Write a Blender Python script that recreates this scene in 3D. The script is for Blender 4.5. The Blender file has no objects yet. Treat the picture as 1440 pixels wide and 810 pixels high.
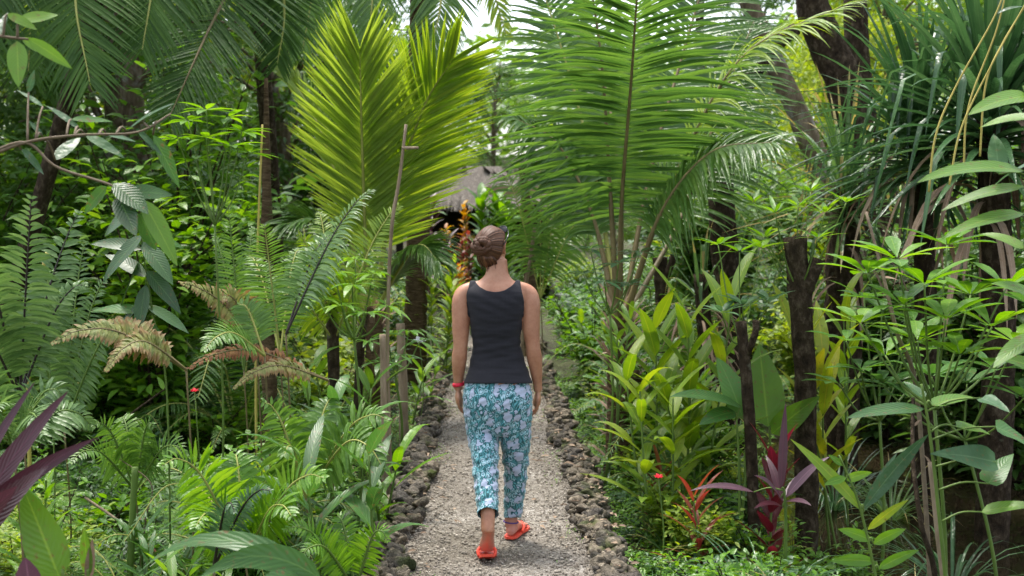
import bpy, bmesh, math, random
import numpy as np
from mathutils import Vector, Matrix, noise

random.seed(7)
rng = np.random.default_rng(7)
S = bpy.context.scene
COL = S.collection
F = 1800.0                       # focal length in photo pixels (1440 wide)
PITCH = math.radians(3.65)
CAMZ = 1.77
FWD = np.array([0, math.cos(PITCH), -math.sin(PITCH)])
UPV = np.array([0, math.sin(PITCH), math.cos(PITCH)])

def P(px, py, Y):
    """World point at distance Y seen in direction (px, py)."""
    d = np.array([1.0, 0, 0]) * (px - 720) / F + UPV * (405 - py) / F + FWD
    return np.array([0, 0, CAMZ]) + d * (Y / d[1])

def PX(px, Y):
    return (px - 720) / F * Y

def u(a, b, n=None):
    return rng.uniform(a, b, n)

def nz(v, ax=-1):
    v = np.asarray(v, float)
    return v / np.maximum(np.linalg.norm(v, axis=ax, keepdims=True), 1e-9)

# ------------------------------------------------------------------ materials
MATS = {}

def newmat(name):
    m = bpy.data.materials.new(name)
    m.use_nodes = True
    nt = m.node_tree
    nt.nodes.clear()
    out = nt.nodes.new('ShaderNodeOutputMaterial')
    MATS[name] = m
    return m, nt, out

def N(nt, t, **kw):
    n = nt.nodes.new(t)
    for k, v in kw.items():
        if k.startswith('i_'):
            n.inputs[k[2:].replace('_', ' ')].default_value = v
        else:
            setattr(n, k, v)
    return n

def ramp(nt, src, stops):
    r = N(nt, 'ShaderNodeValToRGB')
    el = r.color_ramp.elements
    while len(el) > 1:
        el.remove(el[-1])
    el[0].position = stops[0][0]
    el[0].color = (*stops[0][1], 1) if len(stops[0][1]) == 3 else stops[0][1]
    for p, c in stops[1:]:
        e = el.new(p)
        e.color = (*c, 1)
    nt.links.new(src, r.inputs[0])
    return r

def leafmat(name, dark, mid, light, tip=None, rough=0.38, trans=0.38, tcol=None, veins=0, tipw=0.25, spec=0.5, spots=0.0):
    m, nt, out = newmat(name)
    L = nt.links
    av = N(nt, 'ShaderNodeAttribute', attribute_name='var')
    at = N(nt, 'ShaderNodeAttribute', attribute_name='tt')
    ac = N(nt, 'ShaderNodeAttribute', attribute_name='ac')
    tc = N(nt, 'ShaderNodeTexCoord')
    no = N(nt, 'ShaderNodeTexNoise', i_Scale=7.0, i_Detail=4.0)
    L.new(tc.outputs['Object'], no.inputs['Vector'])
    oi = N(nt, 'ShaderNodeObjectInfo')
    a1 = N(nt, 'ShaderNodeMath', operation='MULTIPLY_ADD')
    L.new(no.outputs['Fac'], a1.inputs[0]); a1.inputs[1].default_value = 0.5
    L.new(av.outputs['Fac'], a1.inputs[2])
    a2 = N(nt, 'ShaderNodeMath', operation='MULTIPLY_ADD')
    L.new(oi.outputs['Random'], a2.inputs[0]); a2.inputs[1].default_value = 0.3
    L.new(a1.outputs[0], a2.inputs[2])
    a3 = N(nt, 'ShaderNodeMath', operation='SUBTRACT')
    L.new(a2.outputs[0], a3.inputs[0]); a3.inputs[1].default_value = 0.4
    cr = ramp(nt, a3.outputs[0], [(0.0, dark), (0.45, mid), (0.9, light)])
    col = cr.outputs[0]
    if spots > 0:
        n2 = N(nt, 'ShaderNodeTexNoise', i_Scale=45.0, i_Detail=3.0)
        L.new(tc.outputs['Object'], n2.inputs['Vector'])
        r2 = ramp(nt, n2.outputs['Fac'], [(0.60, (0, 0, 0)), (0.72, (spots,) * 3)])
        mx = N(nt, 'ShaderNodeMixRGB'); L.new(r2.outputs[0], mx.inputs[0]); L.new(col, mx.inputs[1])
        mx.inputs[2].default_value = (0.16, 0.09, 0.03, 1); col = mx.outputs[0]
    if tip is not None:
        # browning of old leaf tips
        q = N(nt, 'ShaderNodeMath', operation='MULTIPLY_ADD')
        L.new(av.outputs['Fac'], q.inputs[0]); q.inputs[1].default_value = 0.35
        L.new(at.outputs['Fac'], q.inputs[2])
        q2 = N(nt, 'ShaderNodeMath', operation='MULTIPLY_ADD')
        L.new(no.outputs['Fac'], q2.inputs[0]); q2.inputs[1].default_value = 0.3
        L.new(q.outputs[0], q2.inputs[2])
        r3 = ramp(nt, q2.outputs[0], [(1.0 - tipw * 0.8 + 0.1, (0, 0, 0)), (min(1.0, 1.25 - tipw * 0.5), (1, 1, 1))])
        mx = N(nt, 'ShaderNodeMixRGB'); L.new(r3.outputs[0], mx.inputs[0]); L.new(col, mx.inputs[1])
        mx.inputs[2].default_value = (*tip, 1); col = mx.outputs[0]
    # midrib a little paler
    ab = N(nt, 'ShaderNodeMath', operation='ABSOLUTE'); L.new(ac.outputs['Fac'], ab.inputs[0])
    rr = ramp(nt, ab.outputs[0], [(0.0, (0.5,) * 3), (0.09, (0.0,) * 3)])
    mx = N(nt, 'ShaderNodeMixRGB'); L.new(rr.outputs[0], mx.inputs[0]); L.new(col, mx.inputs[1])
    mx.inputs[2].default_value = (min(1, light[0] * 1.6), min(1, light[1] * 1.35), light[2] * 1.6, 1)
    col = mx.outputs[0]
    bs = N(nt, 'ShaderNodeBsdfPrincipled')
    L.new(col, bs.inputs['Base Color'])
    bs.inputs['Roughness'].default_value = rough
    bs.inputs['Specular IOR Level'].default_value = spec
    tr = N(nt, 'ShaderNodeBsdfTranslucent')
    hs = N(nt, 'ShaderNodeHueSaturation', i_Saturation=1.1, i_Value=1.5, i_Hue=0.485)
    L.new(col, hs.inputs['Color'])
    L.new(hs.outputs[0], tr.inputs['Color'])
    # bump: veins and blotches
    if veins:
        v1 = N(nt, 'ShaderNodeMath', operation='MULTIPLY'); L.new(at.outputs['Fac'], v1.inputs[0]); v1.inputs[1].default_value = veins
        v2 = N(nt, 'ShaderNodeMath', operation='MULTIPLY_ADD'); L.new(ab.outputs[0], v2.inputs[0]); v2.inputs[1].default_value = -veins * 0.22
        L.new(v1.outputs[0], v2.inputs[2])
        v3 = N(nt, 'ShaderNodeMath', operation='MULTIPLY'); L.new(v2.outputs[0], v3.inputs[0]); v3.inputs[1].default_value = 6.283
        v4 = N(nt, 'ShaderNodeMath', operation='SINE'); L.new(v3.outputs[0], v4.inputs[0])
        hsrc = v4.outputs[0]; st = 0.22; dist = 0.002
    else:
        n3 = N(nt, 'ShaderNodeTexNoise', i_Scale=22.0, i_Detail=2.0)
        L.new(tc.outputs['Object'], n3.inputs['Vector'])
        hsrc = n3.outputs['Fac']; st = 0.5; dist = 0.02
    bp = N(nt, 'ShaderNodeBump', i_Strength=st, i_Distance=dist)
    L.new(hsrc, bp.inputs['Height']); L.new(bp.outputs[0], bs.inputs['Normal'])
    ms = N(nt, 'ShaderNodeMixShader'); ms.inputs[0].default_value = trans
    L.new(bs.outputs[0], ms.inputs[1]); L.new(tr.outputs[0], ms.inputs[2])
    L.new(ms.outputs[0], out.inputs[0])
    return m

def roughmat(name, stops, scale=12, detail=8, rough=0.85, bump=0.6, dist=0.02, vec=(1, 1, 1), spec=0.3, extra=None, spot=None):
    m, nt, out = newmat(name)
    L = nt.links
    tc = N(nt, 'ShaderNodeTexCoord')
    mp = N(nt, 'ShaderNodeMapping'); mp.inputs['Scale'].default_value = vec
    L.new(tc.outputs['Object'], mp.inputs[0])
    no = N(nt, 'ShaderNodeTexNoise', i_Scale=scale, i_Detail=detail, i_Roughness=0.65)
    L.new(mp.outputs[0], no.inputs['Vector'])
    cr = ramp(nt, no.outputs['Fac'], stops)
    col = cr.outputs[0]
    if spot:
        sc, lo, hi, c = spot
        n2 = N(nt, 'ShaderNodeTexNoise', i_Scale=sc, i_Detail=4.0)
        L.new(tc.outputs['Object'], n2.inputs['Vector'])
        r2 = ramp(nt, n2.outputs['Fac'], [(lo, (0, 0, 0)), (hi, (1, 1, 1))])
        mx = N(nt, 'ShaderNodeMixRGB'); L.new(r2.outputs[0], mx.inputs[0]); L.new(col, mx.inputs[1])
        mx.inputs[2].default_value = (*c, 1); col = mx.outputs[0]
    if extra:   # colour variation by the 'var' attribute
        av = N(nt, 'ShaderNodeAttribute', attribute_name='var')
        rv = ramp(nt, av.outputs['Fac'], extra)
        mx = N(nt, 'ShaderNodeMixRGB', blend_type='MULTIPLY'); mx.inputs[0].default_value = 1
        L.new(col, mx.inputs[1]); L.new(rv.outputs[0], mx.inputs[2]); col = mx.outputs[0]
    bs = N(nt, 'ShaderNodeBsdfPrincipled')
    L.new(col, bs.inputs['Base Color'])
    bs.inputs['Roughness'].default_value = rough
    bs.inputs['Specular IOR Level'].default_value = spec
    bp = N(nt, 'ShaderNodeBump', i_Strength=bump, i_Distance=dist)
    L.new(no.outputs['Fac'], bp.inputs['Height']); L.new(bp.outputs[0], bs.inputs['Normal'])
    L.new(bs.outputs[0], out.inputs[0])
    return m

# leaves: dark / mid / light variants are real differences from leaf to leaf
leafmat('green', (0.035, 0.10, 0.014), (0.07, 0.18, 0.024), (0.13, 0.28, 0.035), tip=(0.22, 0.16, 0.03), tipw=0.12)
leafmat('bright', (0.06, 0.16, 0.015), (0.12, 0.27, 0.025), (0.21, 0.36, 0.04), tip=(0.3, 0.22, 0.04), tipw=0.12, trans=0.45)
leafmat('lime', (0.12, 0.22, 0.02), (0.21, 0.33, 0.035), (0.34, 0.42, 0.05), tip=(0.42, 0.30, 0.05), tipw=0.08, trans=0.45, rough=0.42)
leafmat('palm', (0.05, 0.125, 0.025), (0.09, 0.19, 0.035), (0.15, 0.26, 0.05), tip=(0.32, 0.24, 0.04), tipw=0.02, trans=0.42, rough=0.32)
leafmat('palm_young', (0.15, 0.24, 0.035), (0.23, 0.34, 0.05), (0.32, 0.41, 0.07), tip=(0.42, 0.36, 0.05), tipw=0.06, trans=0.5, rough=0.45)
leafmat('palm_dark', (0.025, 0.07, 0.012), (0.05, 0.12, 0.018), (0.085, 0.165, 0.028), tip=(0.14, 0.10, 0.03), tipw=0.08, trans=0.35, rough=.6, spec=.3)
leafmat('palm_yellow', (0.30, 0.30, 0.03), (0.42, 0.38, 0.05), (0.55, 0.45, 0.06), tip=(0.5, 0.28, 0.05), tipw=0.35, trans=0.45)
leafmat('dark', (0.018, 0.055, 0.014), (0.036, 0.10, 0.022), (0.065, 0.155, 0.035), spots=.4, rough=0.36, trans=0.25, veins=14)
leafmat('glossy', (0.018, 0.055, 0.014), (0.035, 0.10, 0.02), (0.07, 0.17, 0.03), rough=0.36, trans=0.3, veins=12, spots=0.7)
leafmat('bluish', (0.03, 0.08, 0.03), (0.055, 0.13, 0.048), (0.10, 0.19, 0.08), rough=0.42, spots=.5, trans=0.28, tip=(0.2, 0.16, 0.08), tipw=0.12)
leafmat('fern', (0.06, 0.14, 0.02), (0.11, 0.23, 0.035), (0.18, 0.31, 0.06), rough=0.42, trans=0.42, tip=(0.25, 0.2, 0.05), tipw=0.1)
leafmat('fern_grey', (0.06, 0.13, 0.035), (0.10, 0.19, 0.05), (0.17, 0.27, 0.085), rough=0.42, trans=0.32, tip=(0.2, 0.17, 0.07), tipw=0.1)
leafmat('fern_old', (0.13, 0.17, 0.04), (0.23, 0.25, 0.07), (0.33, 0.29, 0.10), rough=0.6, trans=0.35, tip=(0.22, 0.14, 0.05), tipw=0.45, spots=0.8)
leafmat('fern_brown', (0.13, 0.06, 0.025), (0.24, 0.11, 0.04), (0.36, 0.22, 0.05), rough=0.75, trans=0.25, tip=(0.20, 0.08, 0.035), tipw=0.5, spots=0.7)
leafmat('big_green', (0.07, 0.16, 0.02), (0.12, 0.25, 0.03), (0.19, 0.33, 0.04), rough=0.38, trans=0.42, veins=13, spots=0.7)
leafmat('big_mid', (0.035, 0.10, 0.02), (0.06, 0.16, 0.03), (0.10, 0.22, 0.045), rough=0.38, trans=0.35, veins=11, spots=0.8)
leafmat('ginger', (0.10, 0.20, 0.02), (0.18, 0.30, 0.03), (0.30, 0.38, 0.04), rough=0.36, trans=0.42, tip=(0.45, 0.33, 0.04), tipw=0.08, veins=16, spots=0.35)
leafmat('yellowing', (0.16, 0.27, 0.03), (0.26, 0.34, 0.035), (0.42, 0.38, 0.04), rough=0.4, trans=0.42, tip=(0.40, 0.2, 0.04), tipw=0.05, spots=0.8)
leafmat('purple', (0.028, 0.007, 0.012), (0.055, 0.012, 0.02), (0.10, 0.03, 0.045), rough=0.3, trans=0.25, veins=15)
leafmat('purple_pale', (0.07, 0.03, 0.045), (0.11, 0.055, 0.075), (0.18, 0.11, 0.13), rough=0.35, trans=0.25, veins=15)
leafmat('red', (0.06, 0.008, 0.010), (0.12, 0.014, 0.016), (0.2, 0.03, 0.025), rough=0.35, trans=0.4, veins=15)
leafmat('crimson', (0.10, 0.025, 0.02), (0.20, 0.05, 0.03), (0.30, 0.12, 0.04), rough=0.4, trans=0.4)
leafmat('orange', (0.35, 0.12, 0.03), (0.5, 0.28, 0.04), (0.6, 0.42, 0.05), rough=0.4, trans=0.4)
leafmat('dead', (0.16, 0.11, 0.07), (0.28, 0.20, 0.13), (0.42, 0.33, 0.24), rough=0.85, trans=0.15, spots=0.5)
leafmat('pandan', (0.022, 0.065, 0.022), (0.045, 0.115, 0.038), (0.09, 0.18, 0.065), rough=0.3, trans=0.3, tip=(0.26, 0.2, 0.07), tipw=0.12)
leafmat('grass', (0.05, 0.11, 0.03), (0.09, 0.18, 0.05), (0.16, 0.26, 0.08), rough=0.4, trans=0.35, tip=(0.3, 0.25, 0.08), tipw=0.15)
leafmat('far', (0.07, 0.16, 0.02), (0.13, 0.25, 0.03), (0.23, 0.35, 0.05), rough=0.45, trans=0.42)
leafmat('far_dark', (0.04, 0.105, 0.02), (0.075, 0.17, 0.03), (0.14, 0.25, 0.045), rough=0.45, trans=0.35)
leafmat('far_lime', (0.12, 0.21, 0.02), (0.20, 0.30, 0.03), (0.32, 0.39, 0.05), rough=0.5, trans=0.45)
leafmat('petal_red', (0.6, 0.02, 0.03), (0.75, 0.03, 0.04), (0.8, 0.06, 0.06), trans=0.3)
leafmat('petal_white', (0.7, 0.7, 0.72), (0.8, 0.8, 0.82), (0.85, 0.85, 0.88), trans=0.3)
roughmat('bark', [(0.25, (0.05, 0.037, 0.022)), (0.5, (0.13, 0.10, 0.062)), (0.72, (0.25, 0.21, 0.15))], scale=14, spec=.12, vec=(1, 1, 0.25), bump=0.9, dist=0.04,
         spot=(5, 0.56, 0.66, (0.22, 0.21, 0.18)))
roughmat('bark_dark', [(0.3, (0.012, 0.009, 0.006)), (0.52, (0.048, 0.034, 0.021)), (0.72, (0.14, 0.11, 0.075))], scale=22, spec=.1, vec=(1, 1, 0.6), bump=1.0, dist=0.05,
         spot=(13, 0.66, 0.74, (0.10, 0.10, 0.065)))
roughmat('bark_pale', [(0.3, (0.14, 0.10, 0.06)), (0.55, (0.28, 0.21, 0.14)), (0.8, (0.42, 0.34, 0.25))], scale=20, vec=(1, 1, 0.2), bump=0.7, dist=0.015)
roughmat('palm_bark', [(0.3, (0.045, 0.028, 0.015)), (0.55, (0.11, 0.075, 0.04)), (0.75, (0.22, 0.165, 0.095))], spec=.1, scale=12, vec=(1, 1, 4), bump=0.9, dist=0.04)
roughmat('stem_green', [(0.3, (0.06, 0.11, 0.02)), (0.7, (0.14, 0.22, 0.04))], scale=9, rough=0.5, bump=0.2, vec=(1, 1, .3))
roughmat('stem_yellow', [(0.3, (0.32, 0.26, 0.05)), (0.7, (0.5, 0.42, 0.12))], scale=9, rough=0.5, bump=0.2, vec=(1, 1, .3))
roughmat('stem_black', [(0.3, (0.012, 0.009, 0.008)), (0.7, (0.04, 0.03, 0.022))], scale=9, rough=0.45, bump=0.2)
roughmat('rachis', [(0.3, (0.22, 0.24, 0.05)), (0.7, (0.38, 0.38, 0.11))], scale=6, rough=0.5, bump=0.2)
roughmat('rachis_brown', [(0.3, (0.10, 0.075, 0.03)), (0.7, (0.2, 0.16, 0.07))], scale=6, rough=0.5, bump=0.2)
roughmat('twig', [(0.3, (0.10, 0.07, 0.04)), (0.7, (0.20, 0.155, 0.10))], scale=20, rough=0.7, bump=0.3)
roughmat('stone', [(0.2, (0.045, 0.038, 0.030)), (0.42, (0.13, 0.112, 0.088)), (0.58, (0.25, 0.22, 0.18)), (0.78, (0.42, 0.39, 0.34))], scale=34, bump=1.0, dist=0.03,
         extra=[(0, (0.35, 0.35, 0.37)), (0.4, (0.62, 0.6, 0.56)), (0.75, (0.85, 0.8, 0.7)), (1, (1.2, 1.12, 1.0))],
         spot=(5, 0.54, 0.66, (0.075, 0.10, 0.025)))
roughmat('thatch', [(0.3, (0.10, 0.085, 0.07)), (0.6, (0.24, 0.21, 0.18)), (0.8, (0.36, 0.33, 0.3))], scale=30, vec=(1, 1, .15), bump=1.0, dist=.05)
roughmat('plank', [(0.3, (0.28, 0.2, 0.11)), (0.7, (0.42, 0.31, 0.18))], scale=10, vec=(.3, 1, 3))
roughmat('dark_wood', [(0.3, (0.02, 0.014, 0.01)), (0.7, (0.05, 0.036, 0.026))], scale=10)

# ------------------------------------------------------------------ mesh builder
class MB:
    def __init__(self):
        self.v = []; self.f4 = []; self.f3 = []; self.m4 = []; self.m3 = []
        self.var = []; self.tt = []; self.ac = []; self.n = 0; self.mats = []
    def mi(self, mat):
        if mat not in self.mats:
            self.mats.append(mat)
        return self.mats.index(mat)
    def add(self, v, quads=None, tris=None, mat='green', var=None, tt=None, ac=None):
        v = np.asarray(v, float).reshape(-1, 3); k = len(v); i = self.mi(mat)
        self.v.append(v)
        for lst, a in ((self.var, var), (self.tt, tt), (self.ac, ac)):
            if a is None: a = np.zeros(k)
            a = np.asarray(a, float)
            if a.ndim == 0: a = np.full(k, float(a))
            lst.append(a.reshape(-1))
        if quads is not None and len(quads):
            q = np.asarray(quads, np.int64).reshape(-1, 4) + self.n
            self.f4.append(q); self.m4.append(np.full(len(q), i))
        if tris is not None and len(tris):
            q = np.asarray(tris, np.int64).reshape(-1, 3) + self.n
            self.f3.append(q); self.m3.append(np.full(len(q), i))
        self.n += k
    def build(self, name, parent=None, smooth=True):
        me = bpy.data.meshes.new(name)
        v = np.concatenate(self.v) if self.v else np.zeros((0, 3))
        if parent is not None:
            v = v - np.array(parent['_w'])
        f4 = np.concatenate(self.f4) if self.f4 else np.zeros((0, 4), np.int64)
        f3 = np.concatenate(self.f3) if self.f3 else np.zeros((0, 3), np.int64)
        me.vertices.add(len(v)); me.vertices.foreach_set('co', v.astype(np.float32).ravel())
        nl = f4.size + f3.size
        me.loops.add(nl); me.loops.foreach_set('vertex_index', np.concatenate([f4.ravel(), f3.ravel()]).astype(np.int32))
        npoly = len(f4) + len(f3)
        me.polygons.add(npoly)
        ls = np.concatenate([np.arange(len(f4)) * 4, f4.size + np.arange(len(f3)) * 3])
        me.polygons.foreach_set('loop_start', ls.astype(np.int32))
        mi = np.concatenate((self.m4 + self.m3) or [np.zeros(0)])
        me.polygons.foreach_set('material_index', mi.astype(np.int32))
        me.polygons.foreach_set('use_smooth', np.full(npoly, smooth))
        for nm, lst in (('var', self.var), ('tt', self.tt), ('ac', self.ac)):
            a = me.attributes.new(nm, 'FLOAT', 'POINT')
            a.data.foreach_set('value', np.concatenate(lst).astype(np.float32))
        for mn in self.mats:
            me.materials.append(MATS[mn])
        me.update(); me.validate()
        o = bpy.data.objects.new(name, me); COL.objects.link(o)
        if parent is not None:
            o.parent = parent; o['_w'] = list(parent['_w'])
        return o

PROF = {
    'lance': lambda t: np.sin(np.pi * np.clip(t, 0, 1) ** 0.75) ** 0.85 + 0.02,
    'ovate': lambda t: np.clip(np.sin(np.pi * t ** 0.62), 0, 1) ** 0.75 + 0.01,
    'obov': lambda t: np.clip(np.sin(np.pi * t ** 1.5), 0, 1) ** 0.8 + 0.05 * (1 - t),
    'strap': lambda t: np.minimum(1, 0.55 + 2.2 * t) * (1 - t ** 3.2) + 0.01,
    'leaflet': lambda t: np.minimum(1, 0.45 + 3.2 * t) * (1 - t ** 2.4) + 0.02,
    'heart': lambda t: np.clip(1.02 * (1 - t ** 1.55), 0, 1) * np.minimum(1, 0.62 + t * 2.6) + 0.01,
}

def strips(mb, base, d, n, Ln, Wd, prof='lance', droop=0.3, fold=0.25, nseg=4, var=None, mat='green', wave=0.0, kink=None):
    base = np.atleast_2d(base).astype(float); K = len(base)
    d = nz(np.broadcast_to(np.atleast_2d(d), (K, 3))); n = np.broadcast_to(np.atleast_2d(n), (K, 3))
    Ln = np.broadcast_to(Ln, (K,)).astype(float); Wd = np.broadcast_to(Wd, (K,)).astype(float)
    droop = np.broadcast_to(droop, (K,)).astype(float)
    if var is None: var = u(0.1, 0.7, K)
    t = np.linspace(0, 1, nseg + 1)
    g = np.array([0, 0, -1.0])
    pos = np.zeros((K, nseg + 1, 3)); pos[:, 0] = base
    dirs = np.zeros((K, nseg + 1, 3))
    for i in range(nseg + 1):
        amt = droop * t[i] ** 1.3
        if kink is not None:
            amt = amt + np.where(t[i] > kink, 3.0, 0.0)
        dirs[:, i] = nz(d + g * amt[:, None])
        if i:
            pos[:, i] = pos[:, i - 1] + (dirs[:, i] + dirs[:, i - 1]) * 0.5 * (Ln / nseg)[:, None]
    s = np.cross(d, n); bad = np.linalg.norm(s, axis=1) < 1e-3
    s[bad] = np.cross(d[bad], np.array([0.3, 0.9, 0.2])); s = nz(s)
    nn = nz(np.cross(s[:, None, :], dirs))
    w = PROF[prof](t)[None, :] * Wd[:, None] * 0.5
    cf, sf = math.cos(fold), math.sin(fold)
    wv = 0
    if wave:
        wv = wave * Wd[:, None] * np.sin(t[None, :] * 9 + u(0, 6, K)[:, None])
    lft = pos - s[:, None, :] * (w * cf)[..., None] + nn * (w * sf + wv)[..., None]
    rgt = pos + s[:, None, :] * (w * cf)[..., None] + nn * (w * sf - wv)[..., None]
    V = np.stack([lft, pos, rgt], 2)            # K, nseg+1, 3, 3
    a = np.arange(nseg)[:, None] * 3 + np.array([0, 1])[None, :]
    a = a.ravel()
    q = np.stack([a, a + 1, a + 4, a + 3], 1)
    Q = q[None] + (np.arange(K) * (nseg + 1) * 3)[:, None, None]
    VA = np.repeat(var, (nseg + 1) * 3)
    TT = np.tile(np.repeat(t, 3), K)
    AC = np.tile(np.array([-1, 0, 1.0]), K * (nseg + 1))
    mb.add(V.reshape(-1, 3), quads=Q.reshape(-1, 4), mat=mat, var=VA, tt=TT, ac=AC)
    return pos

def curve(pts, n=24):
    p = [np.asarray(a, float) for a in pts]
    if len(p) == 2:
        p = [p[0], (p[0] + p[1]) / 2, p[1]]
    p = [2 * p[0] - p[1]] + p + [2 * p[-1] - p[-2]]
    out = []
    segs = len(p) - 3
    for k in range(n):
        x = k / (n - 1) * segs; i = min(int(x), segs - 1); t = x - i
        a, b, c, d = p[i:i + 4]
        out.append(0.5 * ((2 * b) + (-a + c) * t + (2 * a - 5 * b + 4 * c - d) * t * t + (-a + 3 * b - 3 * c + d) * t ** 3))
    return np.array(out)

def tube(mb, pts, rad, ns=8, mat='bark', rough=0.0, cap=True, var=0.5, seed=0):
    pts = np.asarray(pts, float); K = len(pts)
    if np.ndim(rad) == 0: rad = np.full(K, rad)
    rad = np.interp(np.linspace(0, 1, K), np.linspace(0, 1, len(rad)), rad)
    tg = nz(np.gradient(pts, axis=0))
    ref = np.array([0, 1.0, 0.02]) if abs(tg[:, 2]).mean() > 0.5 else np.array([0, 0.1, 1.0])
    s = nz(np.cross(tg, ref)); b = nz(np.cross(s, tg))
    an = np.linspace(0, 2 * np.pi, ns, endpoint=False)
    R = rad[:, None] * np.ones(ns)[None]
    if rough:
        r2 = np.random.default_rng(seed + 11)
        kn = r2.normal(0, 1, (K + 6, ns)); kn = sum(kn[q:q + K] for q in range(7)) / 2.6; kn = (kn + np.roll(kn, 1, 1) + np.roll(kn, -1, 1)) / 2
        R = R * (1 + rough * .45 * r2.normal(0, 0.5, R.shape) + rough * .75 * kn)
    V = pts[:, None] + (np.cos(an)[None, :, None] * s[:, None] + np.sin(an)[None, :, None] * b[:, None]) * R[..., None]
    V = V.reshape(-1, 3)
    i = np.arange(K - 1)[:, None] * ns; j = np.arange(ns)[None]; j2 = (j + 1) % ns
    Q = np.stack([i + j, i + j2, i + ns + j2, i + ns + j], -1).reshape(-1, 4)
    tr = []
    if cap:
        V = np.vstack([V, pts[0], pts[-1]]); c0, c1 = K * ns, K * ns + 1
        for q in range(ns):
            tr.append((c0, (q + 1) % ns, q)); tr.append((c1, (K - 1) * ns + q, (K - 1) * ns + (q + 1) % ns))
    mb.add(V, quads=Q, tris=tr, mat=mat, var=var)

def frond(mb, pts, nl=50, plen=0.9, wid=0.035, n0=(0, -0.7, 0.7), a0=70, a1=25, droop=0.5, start=0.1, mat='palm', rmat='rachis', rr=0.014,
          prof='leaflet', fold=0.35, nseg=4, lift=0.15, env='palm', jit=0.06, tipmat=None, miss=0.0, curl=0.0, vlo=0.1, vhi=0.7):
    C = curve(pts, 40)
    tube(mb, C, [rr * 1.5, rr, rr * 0.7, rr * 0.25], 6, rmat, cap=False)
    seg = np.linalg.norm(np.diff(C, axis=0), axis=1); cum = np.concatenate([[0], np.cumsum(seg)]); cum /= cum[-1]
    for side in (-1, 1):
        t = np.linspace(start, 1.0, nl) + u(-1, 1, nl) * 0.25 / nl
        t = np.clip(t, 0, 1)
        if miss: t = t[u(0, 1, len(t)) > miss]
        K = len(t)
        b = np.stack([np.interp(t, cum, C[:, k]) for k in range(3)], 1)
        t2 = np.clip(t + 0.02, 0, 1); t1 = np.clip(t - 0.02, 0, 1)
        tg = nz(np.stack([np.interp(t2, cum, C[:, k]) - np.interp(t1, cum, C[:, k]) for k in range(3)], 1))
        nn = np.asarray(n0, float)[None] - tg * (tg @ np.asarray(n0, float))[:, None]
        nn = nz(nn); s = nz(np.cross(tg, nn)) * side
        x = (t - start) / (1 - start)
        a = np.radians(a0 + (a1 - a0) * x ** 1.3 + u(-1, 1, K) * 60 * jit)
        if env == 'palm': e = np.clip(0.45 + 2.2 * x, 0, 1) * (1 - 0.62 * x ** 2.2)
        elif env == 'young': e = np.clip(.5 + 2 * x, 0, 1) * (1 - .42 * x ** 3.5)
        elif env == 'fern': e = np.clip(0.5 + 2.0 * x, 0, 1) * (1 - 0.9 * x ** 1.6) + 0.05
        else: e = np.clip(0.7 + x, 0, 1) * (1 - 0.45 * x ** 3)
        e = e * (1 + u(-1, 1, K) * jit * 1.5)
        d = s * np.sin(a)[:, None] + tg * np.cos(a)[:, None] + nn * (lift + u(-1, 1, K) * jit)[:, None]
        strips(mb, b, d, nn + s * u(-.25, .25, K)[:, None], plen * e, wid * np.sqrt(np.clip(e, 0.3, 1)), prof, droop * u(.6, 1.4, K), fold, nseg, mat=mat, var=u(vlo, vhi, K), wave=curl)

def tag(o, label, cat, group=None, kind=None):
    if label: o['label'] = label
    if cat: o['category'] = cat
    if group: o['group'] = group
    if kind: o['kind'] = kind
    return o

def thing(name, label, cat, loc, group=None):
    o = bpy.data.objects.new(name, None); COL.objects.link(o)
    o.location = loc; o['_w'] = [float(a) for a in loc]
    o.empty_display_size = 0.2
    return tag(o, label, cat, group)

def copy_tree(o, parent=None):
    c = o.copy(); COL.objects.link(c)
    if parent is not None: c.parent = parent
    for ch in o.children: copy_tree(ch, c)
    return c
# ------------------------------------------------------------------ terrain
def xc(y): return 0.067 - 0.0203 * y

def sst(a, b, x):
    t = np.clip((x - a) / (b - a), 0, 1); return t * t * (3 - 2 * t)

def fnoise(x, y, s=1.0):
    return (np.sin(x * 1.7 * s + 1.3 * np.sin(y * 1.1 * s)) + np.sin(y * 1.9 * s + 1.1 * np.sin(x * 1.3 * s) + 2) + 0.5 * np.sin(x * 4.1 * s + y * 3.7 * s)) / 2.5

def hgt(x, y):
    x = np.asarray(x, float); y = np.asarray(y, float)
    dx = np.abs(x - xc(y))
    side = -0.32 + 0.07 * fnoise(x, y)
    side = side - 0.42 * sst(1.35, 1.9, x) * (1 - sst(7, 8.5, x)) * sst(1.5, 3, y) * (1 - sst(11.5, 13.5, y))
    side = side - 0.30 * (1 - sst(-1.75, -1.35, x)) * sst(-4.6, -4.0, x) * sst(6.0, 7, y) * (1 - sst(10.5, 11.5, y))
    side = side + 0.5 * sst(12, 26, y) + 5.0 * sst(30, 90, y) + 0.9 * sst(6, 20, np.abs(x))
    k = sst(0.56, 0.84, dx)
    far = sst(20, 30, y)
    return (1 - k) * (-0.03 * (1 - far) + (side) * far) + k * side

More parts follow.
